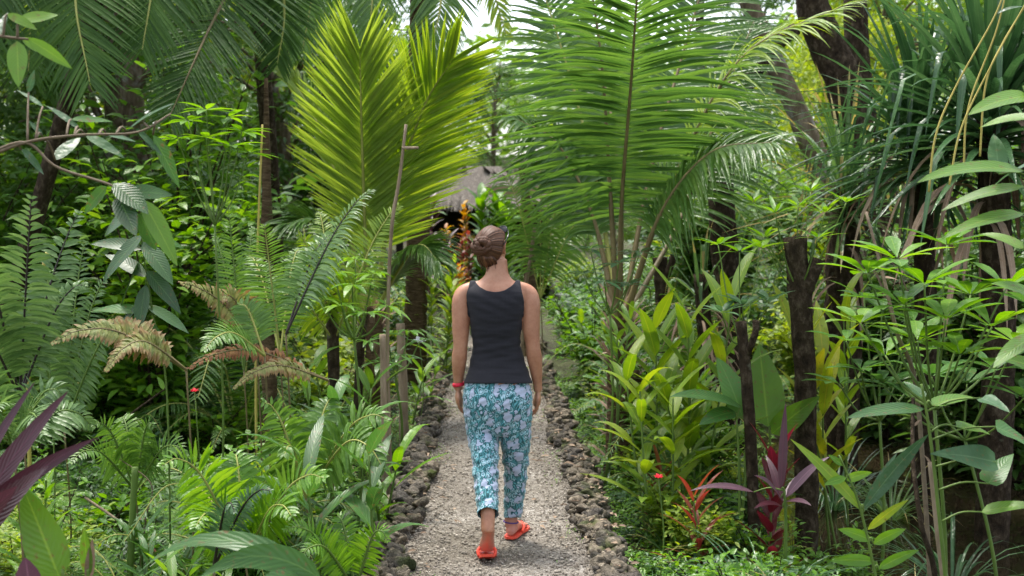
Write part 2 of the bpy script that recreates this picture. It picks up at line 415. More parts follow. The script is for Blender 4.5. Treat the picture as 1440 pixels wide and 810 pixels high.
def ground_sheet():
    xs = np.concatenate([-np.geomspace(400, 7, 26), np.linspace(-6.5, 6.5, 150), np.geomspace(7, 400, 26)])
    ys = np.concatenate([np.linspace(-60, -2, 14), np.linspace(-1, 24, 210), np.geomspace(24.5, 500, 46)])
    X, Y = np.meshgrid(xs, ys); Z = hgt(X, Y)
    nx, ny = len(xs), len(ys)
    V = np.stack([X, Y, Z], -1).reshape(-1, 3)
    i = np.arange(ny - 1)[:, None] * nx + np.arange(nx - 1)[None]
    Q = np.stack([i, i + 1, i + nx + 1, i + nx], -1).reshape(-1, 4)
    mb = MB(); mb.add(V, quads=Q, mat='soil')
    o = mb.build('ground'); o['kind'] = 'structure'
roughmat('soil', [(0.3, (0.025, 0.022, 0.012)), (0.5, (0.05, 0.055, 0.02)), (0.7, (0.07, 0.10, 0.025))], scale=9, bump=1, dist=.05,
         spot=(2.2, 0.52, 0.62, (0.045, 0.032, 0.02)))
ground_sheet()

def gravel_mat():
    m, nt, out = newmat('gravel')
    L = nt.links
    tc = N(nt, 'ShaderNodeTexCoord')
    v1 = N(nt, 'ShaderNodeTexVoronoi', i_Scale=55.0, i_Randomness=1.0)
    v2 = N(nt, 'ShaderNodeTexVoronoi', i_Scale=120.0)
    n1 = N(nt, 'ShaderNodeTexNoise', i_Scale=1.3, i_Detail=5.0)
    n2 = N(nt, 'ShaderNodeTexNoise', i_Scale=30.0, i_Detail=6.0)
    for n in (v1, v2, n1, n2): L.new(tc.outputs['Object'], n.inputs['Vector'])
    sp = N(nt, 'ShaderNodeSeparateColor'); L.new(v1.outputs['Color'], sp.inputs[0])
    c1 = ramp(nt, sp.outputs[0], [(0, (0.13, 0.115, 0.10)), (0.4, (0.27, 0.245, 0.215)), (0.75, (0.38, 0.355, 0.32)), (1, (0.58, 0.56, 0.53))])
    sp2 = N(nt, 'ShaderNodeSeparateColor'); L.new(v2.outputs['Color'], sp2.inputs[0])
    c2 = ramp(nt, sp2.outputs[1], [(0, (0.14, 0.12, 0.10)), (0.5, (0.27, 0.24, 0.205)), (1, (0.44, 0.41, 0.36))])
    mx = N(nt, 'ShaderNodeMixRGB'); L.new(n2.outputs['Fac'], mx.inputs[0]); L.new(c1.outputs[0], mx.inputs[1]); L.new(c2.outputs[0], mx.inputs[2])
    c3 = ramp(nt, n1.outputs['Fac'], [(0.35, (0.56, 0.53, 0.47)), (0.65, (.95, .93, 0.9))])
    m2 = N(nt, 'ShaderNodeMixRGB', blend_type='MULTIPLY'); m2.inputs[0].default_value = 1
    L.new(mx.outputs[0], m2.inputs[1]); L.new(c3.outputs[0], m2.inputs[2])
    b = N(nt, 'ShaderNodeBsdfPrincipled', i_Roughness=0.85)
    b.inputs['Specular IOR Level'].default_value = 0.3
    L.new(m2.outputs[0], b.inputs['Base Color'])
    ad = N(nt, 'ShaderNodeMath', operation='ADD'); L.new(v1.outputs['Distance'], ad.inputs[0]); L.new(v2.outputs['Distance'], ad.inputs[1])
    bp = N(nt, 'ShaderNodeBump', i_Strength=0.9, i_Distance=0.012); bp.invert = True
    L.new(ad.outputs[0], bp.inputs['Height']); L.new(bp.outputs[0], b.inputs['Normal'])
    L.new(b.outputs[0], out.inputs[0])
gravel_mat()

def path_sheet():
    ys = np.linspace(-2, 19, 400); xs = np.linspace(-0.6, 0.6, 24)
    Y, XX = np.meshgrid(ys, xs, indexing='ij'); X = XX + xc(Y)
    Z = 0.004 + 0.010 * fnoise(X, Y, 2.2) - 0.02 * (np.abs(XX) / 0.6) ** 2 * 0 + 0.006 * fnoise(X, Y, 7)
    V = np.stack([X, Y, Z], -1).reshape(-1, 3); nx = len(xs)
    i = np.arange(len(ys) - 1)[:, None] * nx + np.arange(nx - 1)[None]
    Q = np.stack([i, i + 1, i + nx + 1, i + nx], -1).reshape(-1, 4)
    mb = MB(); mb.add(V, quads=Q, mat='gravel'); o = mb.build('path'); o['kind'] = 'structure'
path_sheet()

def ico(sub):
    bm = bmesh.new(); bmesh.ops.create_icosphere(bm, subdivisions=sub, radius=1)
    v = np.array([a.co[:] for a in bm.verts]); f = np.array([[b.index for b in a.verts] for a in bm.faces]); bm.free()
    return v, f
ICO = {k: ico(k) for k in (1, 2, 3)}

def rocks(mb, pos, size, sub=2, mat='stone', flat=0.65, amp=0.22, elong=None):
    v0, f0 = ICO[sub]; K = len(pos)
    size = np.broadcast_to(size, (K,))
    ph = u(0, 6.28, (K, 6, 3)); fr = u(1.2, 3.6, (K, 6, 3))
    n = np.zeros((K, len(v0)))
    for j in range(6):
        n += np.sin((v0[None] * fr[:, j][:, None] * (1 + j * 0.45)).sum(2) + ph[:, j, 0][:, None]) / (1 + j * 0.5)
    # flat chipped facets
    R = 1 + amp * n / 1.6
    V = v0[None] * R[..., None]
    for j in range(3):
        a = nz(rng.normal(size=(K, 3))); dd = (V * a[:, None]).sum(2); lim = u(.55, .85, K)[:, None]
        V = V - a[:, None] * np.maximum(dd - lim, 0)[..., None] * 0.85
    sc = np.stack([u(.8, 1.25, K), u(.8, 1.25, K), flat * u(.7, 1.3, K)], 1)
    V = V * sc[:, None]
    an = u(0, 6.28, K); c, s = np.cos(an), np.sin(an)
    x = V[..., 0] * c[:, None] - V[..., 1] * s[:, None]; y = V[..., 0] * s[:, None] + V[..., 1] * c[:, None]
    ti = u(-.4, .4, K)[:, None]
    z = V[..., 2] + x * ti
    V = np.stack([x, y, z], -1) * size[:, None, None] + np.asarray(pos)[:, None]
    Fc = f0[None] + (np.arange(K) * len(v0))[:, None, None]
    mb.add(V.reshape(-1, 3), tris=Fc.reshape(-1, 3), mat=mat, var=np.repeat(u(0, 1, K), len(v0)))

for side, lab in ((-1, 'low edging wall of rough grey stones along the left side of the path'), (1, 'low edging wall of rough grey stones along the right side of the path')):
    mb = MB()
    for (y0, y1, sub, dens) in ((4.6, 9.5, 3, 230), (9.5, 24, 2, 150)):
        K = int((y1 - y0) * dens)
        y = u(y0, y1, K); off = 0.455 + 0.15 * u(0, 1, K)
        lay = u(0, 1, K) ** 0.6
        z = -0.02 + lay * 0.10 * (1 - 0.35 * np.abs(off - 0.53) / 0.09) + 0.015 * fnoise(y, y * 0, 3)
        low = u(0, 1, K) < 0.33
        off = np.where(low, u(0.585, 0.65, K), off); z = np.where(low, u(-0.32, 0.02, K), z)
        wob = 0.022 * np.sin(y * 2.3 + side) + 0.02 * np.sin(y * 5.1)
        x = xc(y) + side * (off + wob)
        sz = 0.016 + 0.040 * u(0, 1, K) ** 2.4
        rocks(mb, np.stack([x, y, z], 1), sz, sub, 'stone', 0.7, amp=0.3)
        # mortar-like rubble core
    o = mb.build('stone_wall'); tag(o, lab, 'wall', 'stone edging walls of the path')
    # solid core so that no light leaks through
mb = MB()
K = 24000
y = 4.8 + 15 * u(0, 1, K) ** 1.8; x = xc(y) + np.clip(rng.normal(0, 0.32, K), -.48, .48)
x = np.where(u(0, 1, K) < 0.45, xc(y) + np.sign(u(-1, 1, K)) * (0.46 - 0.2 * u(0, 1, K) ** 2), x)
sz = 0.0035 + 0.0075 * u(0, 1, K) ** 2.6
rocks(mb, np.stack([x, y, 0.008 + sz * 0.3 + 0.010 * fnoise(x, y, 2.2)], 1), sz, 1, 'pebble', 0.6)
roughmat('pebble', [(0.3, (0.19, 0.17, 0.145)), (0.6, (0.31, 0.285, 0.25)), (0.8, (0.5, 0.475, 0.44))], scale=8, bump=.3,
         extra=[(0, (0.5, 0.45, 0.4)), (0.5, (0.95, 0.92, 0.86)), (0.85, (1.2, 1.15, 1.05)), (1, (1.6, 1.55, 1.5))])
o = mb.build('gravel'); o['kind'] = 'stuff'; o['label'] = 'loose pale gravel chips scattered over the path'; o['category'] = 'gravel'
# sparse low moss and weeds on the path edge
mb = MB(); K = 1400
y = u(5.6, 14, K); sd = np.sign(u(-1, 1, K)); x = xc(y) + sd * (0.42 + 0.05 * rng.normal(size=K)); keep = fnoise(x * 3, y * 1.3, 1.4) > 0.25
x, y = x[keep], y[keep]; K = len(x)
a = u(0, 6.28, K)
strips(mb, np.stack([x, y, np.full(K, 0.012)], 1), np.stack([np.cos(a), np.sin(a), u(.5, 1.5, K)], 1), np.array([0, 0, 1.0]), u(.01, .03, K), u(.004, .009, K), 'ovate', .3, .2, 2, mat='bright')
o = mb.build('moss'); o['kind'] = 'stuff'; o['label'] = 'sparse tiny weeds and moss along the gravel margins'; o['category'] = 'moss'

mb = MB(); K = 230
y = u(5.4, 14, K); x = xc(y) + np.sign(u(-1, 1, K)) * (0.62 - 0.4 * u(0, 1, K) ** 1.6); a = u(0, 6.28, K)
strips(mb, np.stack([x, y, np.where(np.abs(x - xc(y)) > .43, .11, .022)], 1), np.stack([np.cos(a), np.sin(a), u(-.1, .2, K)], 1), np.array([0, 0, 1.0]) + rng.normal(0, .3, (K, 3)), u(.03, .075, K), u(.012, .028, K), 'ovate', .3, .5, 3, mat='dead', wave=.08)
o = mb.build('leaf_litter'); o['kind'] = 'stuff'; o['label'] = 'small dry fallen leaves along the margins of the path'; o['category'] = 'leaf litter'

def water_mat(name, col, rough, ripple, duck=False):
    m, nt, out = newmat(name); L = nt.links
    tc = N(nt, 'ShaderNodeTexCoord')
    b = N(nt, 'ShaderNodeBsdfPrincipled', i_Roughness=rough)
    b.inputs['Base Color'].default_value = (*col, 1); b.inputs['IOR'].default_value = 1.33
    n = N(nt, 'ShaderNodeTexNoise', i_Scale=3.0, i_Detail=3.0); L.new(tc.outputs['Object'], n.inputs['Vector'])
    bp = N(nt, 'ShaderNodeBump', i_Strength=ripple, i_Distance=0.02)
    L.new(n.outputs['Fac'], bp.inputs['Height']); L.new(bp.outputs[0], b.inputs['Normal'])
    if duck:
        v = N(nt, 'ShaderNodeTexVoronoi', i_Scale=60.0); L.new(tc.outputs['Object'], v.inputs['Vector'])
        sp = N(nt, 'ShaderNodeSeparateColor'); L.new(v.outputs['Color'], sp.inputs[0])
        c = ramp(nt, sp.outputs[0], [(0, (0.05, 0.11, 0.02)), (0.6, (0.10, 0.2, 0.03)), (1, (0.17, 0.28, 0.06))])
        n2 = N(nt, 'ShaderNodeTexNoise', i_Scale=3.5, i_Detail=8.0, i_Roughness=0.7); L.new(tc.outputs['Object'], n2.inputs['Vector'])
        f = ramp(nt, n2.outputs['Fac'], [(0.44, (0, 0, 0)), (0.5, (1, 1, 1))])
        mx = N(nt, 'ShaderNodeMixRGB'); L.new(f.outputs[0], mx.inputs[0]); mx.inputs[1].default_value = (*col, 1); L.new(c.outputs[0], mx.inputs[2])
        L.new(mx.outputs[0], b.inputs['Base Color'])
        r = N(nt, 'ShaderNodeMath', operation='MULTIPLY_ADD'); L.new(f.outputs[0], r.inputs[0]); r.inputs[1].default_value = 0.6; r.inputs[2].default_value = 0.08
        L.new(r.outputs[0], b.inputs['Roughness'])
    L.new(b.outputs[0], out.inputs[0])
water_mat('water_brown', (0.022, 0.017, 0.009), 0.03, 0.06)
water_mat('water_algae', (0.02, 0.022, 0.01), 0.08, 0.1, True)
for nm, x0, x1, y0, y1, z, mt in (('pond_water', 1.2, 8.5, 1.5, 13.6, -0.50, 'water_brown'), ('pond_algae', -4.8, -1.3, 5.8, 11.6, -0.44, 'water_algae')):
    mb = MB(); mb.add([[x0, y0, z], [x1, y0, z], [x1, y1, z], [x0, y1, z]], quads=[[0, 1, 2, 3]], mat=mt)
    o = mb.build(nm, smooth=False); o['kind'] = 'structure'
# ------------------------------------------------------------------ hand-placed palms
def base_at(px, Y, dz=0.0):
    x = PX(px, Y); return np.array([x, Y, float(hgt(x, Y)) + dz])

def palm(name, label, base, crown, fronds, trunk_r=(0.12, 0.09), bark='palm_bark', group=None, parts=True, trunk=True):
    t = thing(name, label, 'palm', base, group)
    crown = np.asarray(crown, float)
    mb = MB()
    tube(mb, curve([base - [0, 0, .2], (np.asarray(base) + crown) / 2 + [0.03, 0.02, 0], crown], 20), trunk_r, 12, bark, rough=0.10)
    if trunk == 'fiber':
        K = 90
        a = u(0, 6.28, K); z = u(0.05, 1, K)
        bb = np.asarray(base)[None] * (1 - z[:, None]) + crown[None] * z[:, None] + np.stack([np.cos(a), np.sin(a), a * 0], 1) * trunk_r[-1]
        strips(mb, bb, np.stack([np.cos(a) * .35, np.sin(a) * .35, u(.2, 1, K)], 1), np.stack([np.cos(a), np.sin(a), a * 0], 1), u(.12, .35, K), u(.02, .06, K), 'strap', .8, .2, 3, mat='dead')
    mb.build('trunk', t)
    for fr in fronds:
        mb = MB(); pts, kw = fr
        frond(mb, [P(*p) for p in pts], **kw)
        mb.build('frond', t)
    return t

big = dict(jit=.12, miss=.04, nl=80, plen=1.0, wid=0.040, mat='palm', rmat='rachis_brown', rr=0.016, a0=86, a1=42, droop=0.55, nseg=6, lift=0.1, start=0.30)
palm('coconut_palm', 'young green coconut palm right of the woman with one huge upright frond', base_at(876, 9.5), P(872, 440, 9.5), [
    ([(872, 445, 9.5), (874, 290, 9.35), (887, 120, 8.9), (900, -70, 8.3)], dict(big, n0=(0.05, -1, 0.1), start=0.27, lift=0.12)),
    ([(878, 445, 9.55), (940, 270, 9.7), (1040, 85, 9.5), (1185, 8, 9.0)], dict(big, n0=(-.35, -.35, 1), plen=0.62, start=0.42, a0=70, a1=12, droop=0.9, mat='lime', nl=56, lift=.0, wid=.03)),
    ([(866, 445, 9.6), (845, 290, 9.9), (805, 120, 10.2), (755, -40, 10.4)], dict(big, n0=(.25, -.9, .4), plen=0.75, rmat='rachis', start=.3)),
    ([(866, 445, 9.6), (835, 310, 9.8), (785, 205, 9.9), (722, 165, 9.8)], dict(big, n0=(0.1, -.5, 1), plen=0.62, a0=72, droop=1.3, start=.35)),
    ([(880, 445, 9.5), (930, 300, 9.2), (1000, 215, 8.9), (1085, 200, 8.6)], dict(big, n0=(0, -.6, 1), plen=0.7, a0=72, droop=1.2, start=.35)),
    ([(876, 445, 9.6), (915, 240, 10.1), (965, 60, 10.6), (1010, -90, 11)], dict(big, n0=(-.2, -.9, .3), plen=.9)),
    ([(870, 445, 9.7), (872, 260, 10.6), (840, 90, 11.4), (770, 10, 12)], dict(big, n0=(.1, -.6, .8), plen=.85, start=.35, droop=.8)),
    ([(882, 445, 9.7), (960, 300, 10.5), (1020, 130, 11), (1060, 30, 11.4)], dict(big, n0=(-.1, -.7, .8), plen=.8, start=.35, droop=.8)),
    ([(868, 445, 9.4), (858, 270, 9.3), (846, 90, 9.3), (822, -80, 9.2)], dict(big, n0=(.5, -.8, .3), plen=.7, nl=50, droop=1.0)),
], trunk_r=(0.15, 0.13, 0.07), trunk='fiber')

yng = dict(env='young', nl=112, wid=0.036, mat='palm_young', rmat='rachis', rr=0.015, a0=54, a1=20, droop=0.10, nseg=4, lift=0.12, start=0.24)
palm('coconut_palm', 'yellow green coconut palm left of the path with two broad upright fronds', base_at(528, 11), P(522, 430, 11), [
    ([(517, 440, 11), (512, 290, 10.8), (508, 165, 10.5), (506, 70, 10.3)], dict(yng, plen=.78, n0=(0.1, -1, .1))),
    ([(524, 440, 11), (556, 270, 10.9), (596, 150, 10.7), (638, 82, 10.5)], dict(yng, n0=(.25, -1, .15), plen=.80, droop=.2, mat='lime')),
    ([(514, 440, 11), (478, 270, 11.1), (428, 140, 11.2), (352, 60, 11.3)], dict(yng, n0=(.8, -.5, .5), plen=.36, a0=40, a1=18, droop=.3, mat='palm_young')),
    ([(512, 440, 10.9), (470, 350, 10.6), (440, 310, 10.4), (400, 315, 10.2)], dict(yng, n0=(0, -.5, 1), plen=.42, a0=65, droop=.8, mat='palm')),
    ([(528, 440, 10.9), (560, 380, 10.5), (590, 345, 10.2), (615, 365, 10)], dict(yng, n0=(0, -.5, 1), plen=.42, a0=65, droop=.9, mat='palm')),
], trunk_r=(0.11, 0.07), trunk='fiber')

tp = dict(nl=74, plen=0.75, wid=0.036, mat='palm', rmat='rachis', rr=0.016, a0=66, a1=30, droop=0.7, nseg=5, lift=0.05, start=0.15)
palm('coconut_palm', 'tall palm behind the yellow green palm, its crown cut by the top of the photo', base_at(580, 14), P(590, -190, 14), [
    ([(590, -190, 14), (520, -140, 13.6), (455, -60, 13.2), (425, 70, 13)], dict(tp, n0=(.5, -.7, .5))),
    ([(590, -190, 14), (610, -90, 13.3), (620, 0, 13), (600, 85, 12.9)], dict(tp, n0=(0, -1, .3))),
    ([(590, -190, 14), (680, -160, 13.4), (760, -110, 13), (810, -30, 12.8)], dict(tp, n0=(-.5, -.7, .5), plen=.6)),
    ([(590, -190, 14), (540, -90, 13.3), (525, -10, 13), (520, 55, 12.9)], dict(tp, n0=(0, -1, .4))),
    ([(590, -190, 14), (650, -100, 13.6), (690, -20, 13.4), (712, 50, 13.3)], dict(tp, n0=(-.2, -1, .4), mat='lime', plen=.42, nl=50)),
], trunk_r=(0.13, 0.10))
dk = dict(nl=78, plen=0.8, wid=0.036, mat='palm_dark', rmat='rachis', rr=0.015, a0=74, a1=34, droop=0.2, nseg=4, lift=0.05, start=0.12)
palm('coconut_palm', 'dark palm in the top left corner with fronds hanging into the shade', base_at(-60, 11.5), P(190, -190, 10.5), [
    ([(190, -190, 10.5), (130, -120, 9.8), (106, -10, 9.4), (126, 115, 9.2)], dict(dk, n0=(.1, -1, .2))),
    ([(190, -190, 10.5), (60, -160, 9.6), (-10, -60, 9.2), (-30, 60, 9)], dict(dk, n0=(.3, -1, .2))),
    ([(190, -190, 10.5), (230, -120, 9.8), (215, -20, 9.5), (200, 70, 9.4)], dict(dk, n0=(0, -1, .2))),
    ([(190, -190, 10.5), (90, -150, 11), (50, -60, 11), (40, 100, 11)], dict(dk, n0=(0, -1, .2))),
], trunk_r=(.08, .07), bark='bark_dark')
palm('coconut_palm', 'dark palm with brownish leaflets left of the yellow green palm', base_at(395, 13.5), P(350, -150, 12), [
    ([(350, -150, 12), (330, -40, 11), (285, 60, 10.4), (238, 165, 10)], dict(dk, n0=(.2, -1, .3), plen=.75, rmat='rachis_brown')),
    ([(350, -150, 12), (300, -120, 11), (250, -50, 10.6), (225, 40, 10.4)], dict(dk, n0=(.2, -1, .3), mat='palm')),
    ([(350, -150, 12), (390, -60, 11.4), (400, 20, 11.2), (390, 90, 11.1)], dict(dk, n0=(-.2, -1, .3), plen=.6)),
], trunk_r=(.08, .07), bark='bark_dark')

# ------------------------------------------------------------------ ferns
def fern(label, base, tips, pl=0.16, mat='fern', rmat='stem_green', Yb=None, bulge=0.12, nl=26, wid=0.03, droop=0.5, group=None, a0=75, a1=45, name='fern', cat='fern', env='fern', rr=.005, lift=0.1, start=.2, n0=(0, -.75, .65), prof='lance', fold=.2, curl=0.04):
    b = P(*base); bz = b.copy(); bz[2] = float(hgt(b[0], b[1]))
    t = thing(name, label, cat, bz, group)
    if b[2] - bz[2] > 0.12:
        mb = MB(); tube(mb, curve([bz - [0, 0, .05], (b + bz) / 2 + [.02, .02, 0], b], 12), [0.006, .005], 7, 'rachis_brown', rough=.1); mb.build('stem', t)
    for tip in tips:
        e = P(*tip[:3]); kw = dict(nl=nl, plen=pl, wid=wid, mat=mat, rmat=rmat)
        if len(tip) > 3: kw.update(tip[3])
        bl = kw.pop('bulge', bulge)
        mid = (b + e) / 2 + np.array([0, 0, 1.0]) * bl
        q3 = b * .2 + e * .8 + np.array([0, 0, 1.0]) * bl * .75
        mb = MB()
        kw['nl'] = int(kw['nl'] * 1.3); kw['wid'] *= .72
        frond(mb, [b, mid, q3, e], jit=.11, a0=a0, a1=a1, droop=droop, start=kw.pop('start', start), n0=kw.pop('n0', n0), prof=prof, fold=fold, nseg=4, lift=lift, env=env, rr=rr, curl=curl, **kw)
        mb.build('frond', t)
    return t
fr = dict
fern('tall grey green fern with a black midrib at the far left edge', (28, 560, 6.3), [(44, 285, 6.2, fr(bulge=.03, pl=.0, plen=.25)) if 0 else (44, 280, 6.2, fr(bulge=.02, plen=.24, nl=24)), (-40, 330, 6.0, fr(plen=.2)), (110, 300, 6.6, fr(plen=.2, bulge=.08)), (-60, 450, 5.9), (120, 400, 6.4)], mat='fern_grey', rmat='stem_black', wid=.045, droop=.7, pl=.17, nl=22)
fern('drooping grey green fern below the foreground branch at left', (90, 600, 7.2), [(10, 400, 7), (150, 390, 7.3), (180, 450, 7), (60, 360, 7.5), (120, 340, 7.4)], mat='fern_grey', pl=.16, wid=.03, droop=.8)
fern('upright slim fern with short leaflets, left of the stiff light green fern', (343, 520, 8.2), [(320, 280, 8.2, fr(bulge=.0, plen=.15)), (300, 330, 8.5), (355, 320, 8.6)], mat='fern', pl=.13, wid=.022, nl=34, droop=.35)
fern('stiff light green fern standing upright beside the brown trunk at left', (394, 500, 7.8), [(372, 318, 7.7, fr(bulge=0.01, plen=.26)), (420, 350, 8.2), (350, 360, 8.3)], mat='fern', rmat='rachis', pl=.18, wid=.022, nl=34, a0=85, a1=55, droop=.3)
fern('arching fern with dark midrib and leaflets hanging beneath it', (402, 470, 7.4), [(520, 268, 7.6, fr(bulge=.10, plen=.3, n0=(-.6, -.5, .5), mat='fern_grey')), (470, 330, 7.8)], mat='fern', rmat='stem_black', pl=.2, wid=.028, nl=34, droop=1.2)
fern('fresh broad fern frond glowing pale green above the browning fern', (372, 500, 6.9), [(288, 492, 6.4, fr(bulge=.10, plen=.17, wid=.034, mat='fern')), (330, 440, 7.0)], mat='fern', rmat='rachis', pl=.15, wid=.03, nl=24, droop=.5, a0=70)
fern('withered fern with pinkish tan fronds above the fresh fern', (360, 470, 7.6), [(255, 398, 7.2, fr(bulge=.05)), (300, 430, 7.4)], mat='fern_old', rmat='rachis_brown', pl=.13, wid=.04, nl=20, droop=1.0, curl=.12)
fern('browning fern arching out to the left over green weeds', (262, 520, 6.6), [(75, 482, 6.2, fr(bulge=.12, plen=.12)), (150, 520, 6.2, fr(bulge=.14)), (120, 470, 6.8)], mat='fern_old', rmat='rachis_brown', pl=.11, wid=.04, nl=26, droop=.8, curl=.1)
fern('dead orange brown fern frond lying towards the slim palm trunks', (462, 535, 7.2), [(262, 520, 6.7, fr(bulge=.13, plen=.095)), (330, 545, 6.7, fr(bulge=.10, mat='fern_old'))], mat='fern_brown', rmat='rachis_brown', pl=.09, wid=.036, nl=28, droop=1.3, curl=.16)
fern('lush bright fern with wide fronds in the lower left, above the pond', (345, 790, 5.9), [(228, 655, 5.5, fr(bulge=.16)), (455, 672, 5.6, fr(bulge=.12, mat='bright')), (330, 640, 6.1), (275, 740, 5.4), (410, 725, 5.4), (250, 690, 6)], mat='bright', rmat='rachis', pl=.21, wid=.045, nl=20, droop=.6)
fern('dark ribbed fern hidden beneath the lush bright fern', (300, 800, 5.5), [(380, 690, 5.4, fr(bulge=.09)), (330, 720, 5.3)], mat='bluish', rmat='stem_black', pl=.11, wid=.02, nl=30, droop=.8)
fern('large hanging fern beside the path edge, its fronds falling to the right', (430, 700, 6.6), [(372, 566, 6.5, fr(bulge=.10)), (545, 590, 6.4, fr(bulge=.14)), (470, 560, 6.9), (540, 660, 6.2, fr(bulge=.2)), (400, 640, 6.3)], mat='fern', rmat='rachis', pl=.22, wid=.045, nl=20, droop=1.1)
fern('small light fern at the bottom near the stone edging', (500, 830, 5.7), [(400, 745, 5.5, fr(bulge=.09)), (470, 735, 5.8), (545, 760, 5.6), (420, 790, 5.4)], mat='bright', pl=.11, wid=.022, nl=22, droop=.5)
fern('pale fern growing among weeds left of the pond', (190, 690, 7), [(130, 600, 6.8), (215, 600, 6.9), (262, 640, 6.8), (100, 650, 6.5), (170, 590, 7.3)], mat='fern', pl=.15, wid=.03, nl=20, droop=.6)
fern('fern with long bright fronds under the yellow green palm', (470, 480, 9), [(420, 330, 8.8), (560, 290, 9.2), (520, 400, 8.6), (450, 300, 9.4), (390, 420, 8.6)], mat='lime', pl=.26, wid=.03, nl=30, droop=.6, rmat='rachis')
fern('fern with narrow leaflets at the far left bottom, above purple leaves', (20, 640, 5.6), [(-40, 520, 5.4), (90, 560, 5.6), (60, 610, 5.2), (130, 600, 5.9), (-20, 590, 5.2)], mat='fern_grey', pl=.17, wid=.03, nl=22, droop=.7)
fern('feathery fern right of the coconut palm trunk', (960, 540, 10), [(900, 420, 10), (1010, 430, 10), (940, 400, 10.2), (1000, 480, 9.6)], mat='fern', pl=.16, wid=.02, nl=30, droop=.6)
fern('small palm seedling with hanging leaflets behind the woman', (760, 420, 13), [(700, 250, 13, fr(plen=.5)), (800, 260, 12.8, fr(plen=.5)), (760, 210, 13.2, fr(plen=.5)), (840, 320, 12.6, fr(plen=.45))], mat='palm', rmat='rachis', pl=.4, wid=.035, nl=28, droop=1.6, name='palm_seedling', cat='palm', env='palm', prof='leaflet', bulge=.3)

# ------------------------------------------------------------------ leafy plants made of hand-placed leaves
def leafy(name, label, cat, stem, leaves, mat='big_mid', smat='stem_green', sr=(0.012, 0.006), prof='lance', bulge=0.12, group=None, nseg=9, fold=.18, n0=(0, -.55, .85), pet=True, wave=.02, part='leaf', ground=True):
    """stem: list of (px,py,Y); leaves: (px0,py0,px1,py1,width_px[,dY][,mat])"""
    pts = [P(*p) for p in stem]
    b = pts[0].copy()
    if ground:
        b[2] = float(hgt(b[0], b[1]))
        if pts[0][2] > b[2] + .03: pts = [b - [0, 0, .03]] + pts
    t = thing(name, label, cat, b, group)
    C = curve(pts, 30)
    mb = MB(); tube(mb, C, sr, 7, smat, rough=.06); mb.build('stem', t)
    Y0 = stem[-1][2]
    for lf in leaves:
        x0, y0, x1, y1, w = lf[:5]; dY = lf[5] if len(lf) > 5 else 0.0; mt = lf[6] if len(lf) > 6 else mat; pf = lf[7] if len(lf) > 7 else prof
        a = P(x0, y0, Y0); e = P(x1, y1, Y0 + dY)
        L = np.linalg.norm(e - a); W = w / F * Y0
        d = nz((e - a) / L + np.array([0, 0, bulge * 2.2]))
        mb = MB()
        # petiole from nearest stem point
        k = np.argmin(np.linalg.norm(C - a, axis=1))
        if pet and np.linalg.norm(C[k] - a) > 0.015:
            tube(mb, curve([C[k], (C[k] + a) / 2 + [0, 0, .02], a], 8), [.005, .0035], 5, smat)
        nn = np.array(n0) + rng.normal(0, .15, 3)
        strips(mb, a, d, nn, L * 1.05, W, pf, bulge * 4.4, fold, nseg, mat=mt, var=u(.15, .6, 1), wave=wave)
        mb.build(part, t)
    return t

# bottom-left foreground
leafy('cordyline', 'dark purple cordyline leaning in from the bottom left corner', 'plant', [(-60, 900, 4.2), (-50, 760, 4.2)],
      [(-60, 760, 88, 560, 34), (-50, 740, 128, 622, 26, -.1), (-60, 790, 62, 662, 44, -.2), (-60, 720, 44, 545, 18, .1), (-70, 800, 20, 690, 40, -.3)], mat='purple', bulge=.06, n0=(-.3, -.9, .3))
leafy('arum', 'big bright green arum leaf pointing up beside the purple leaves', 'plant', [(95, 900, 4.1), (88, 800, 4.1)], [(84, 815, 34, 690, 62, .05)], mat='big_green', bulge=.03, prof='ovate', n0=(.2, -1, .1))
leafy('ginger', 'long glossy leaf arching across the bottom left of the photo', 'plant', [(470, 900, 4.3), (452, 830, 4.3)], [(452, 815, 262, 808, 42, -.15), (452, 822, 184, 800, 34, .2), (440, 830, 330, 850, 30, -.3)], mat='big_mid', bulge=.30, n0=(0, -.8, .6))
leafy('arum', 'mauve young leaf at the bottom left beside the green arum', 'plant', [(40, 880, 4), (42, 825, 4)], [(42, 830, 36, 786, 36, -.05, 'purple_pale', 'ovate')], bulge=.03, n0=(0, -1, .1))
leafy('banana_shoot', 'pointed brown green shoot standing right of the big arum leaf', 'plant', [(124, 870, 4.5), (124, 800, 4.5)], [(124, 812, 118, 745, 18), (124, 820, 130, 760, 14, 0, 'dead')], mat='big_green', bulge=.02, n0=(0, -1, .1))
leafy('cut_stem', 'bare cut green stem rising from the algae pond', 'plant', [(183, 805, 6.5), (190, 657, 6.5)], [(186, 760, 205, 745, 6)], mat='fern', sr=(.02, .017))
leafy('dead_sapling', 'thin dark dead sapling leaning over the algae pond', 'plant', [(200, 800, 6.8), (205, 730, 6.8), (212, 680, 6.8), (160, 640, 6.9)], [(205, 730, 180, 735, 5)], mat='dead', smat='twig', sr=(.005, .003))
leafy('fallen_stem', 'fallen reddish stem lying across the algae pond', 'branch', [(120, 700, 7.2), (170, 735, 6.9), (205, 770, 6.6)], [(205, 765, 220, 778, 5)], mat='fern_brown', smat='twig', sr=(.008, .006), ground=False)
leafy('branch', 'bare brown branch leaning over the weeds at left', 'branch', [(112, 640, 7.4), (160, 600, 7.3), (235, 545, 7.2)], [(230, 548, 222, 530, 8)], mat='fern', smat='bark_dark', sr=(.009, .005), ground=False)

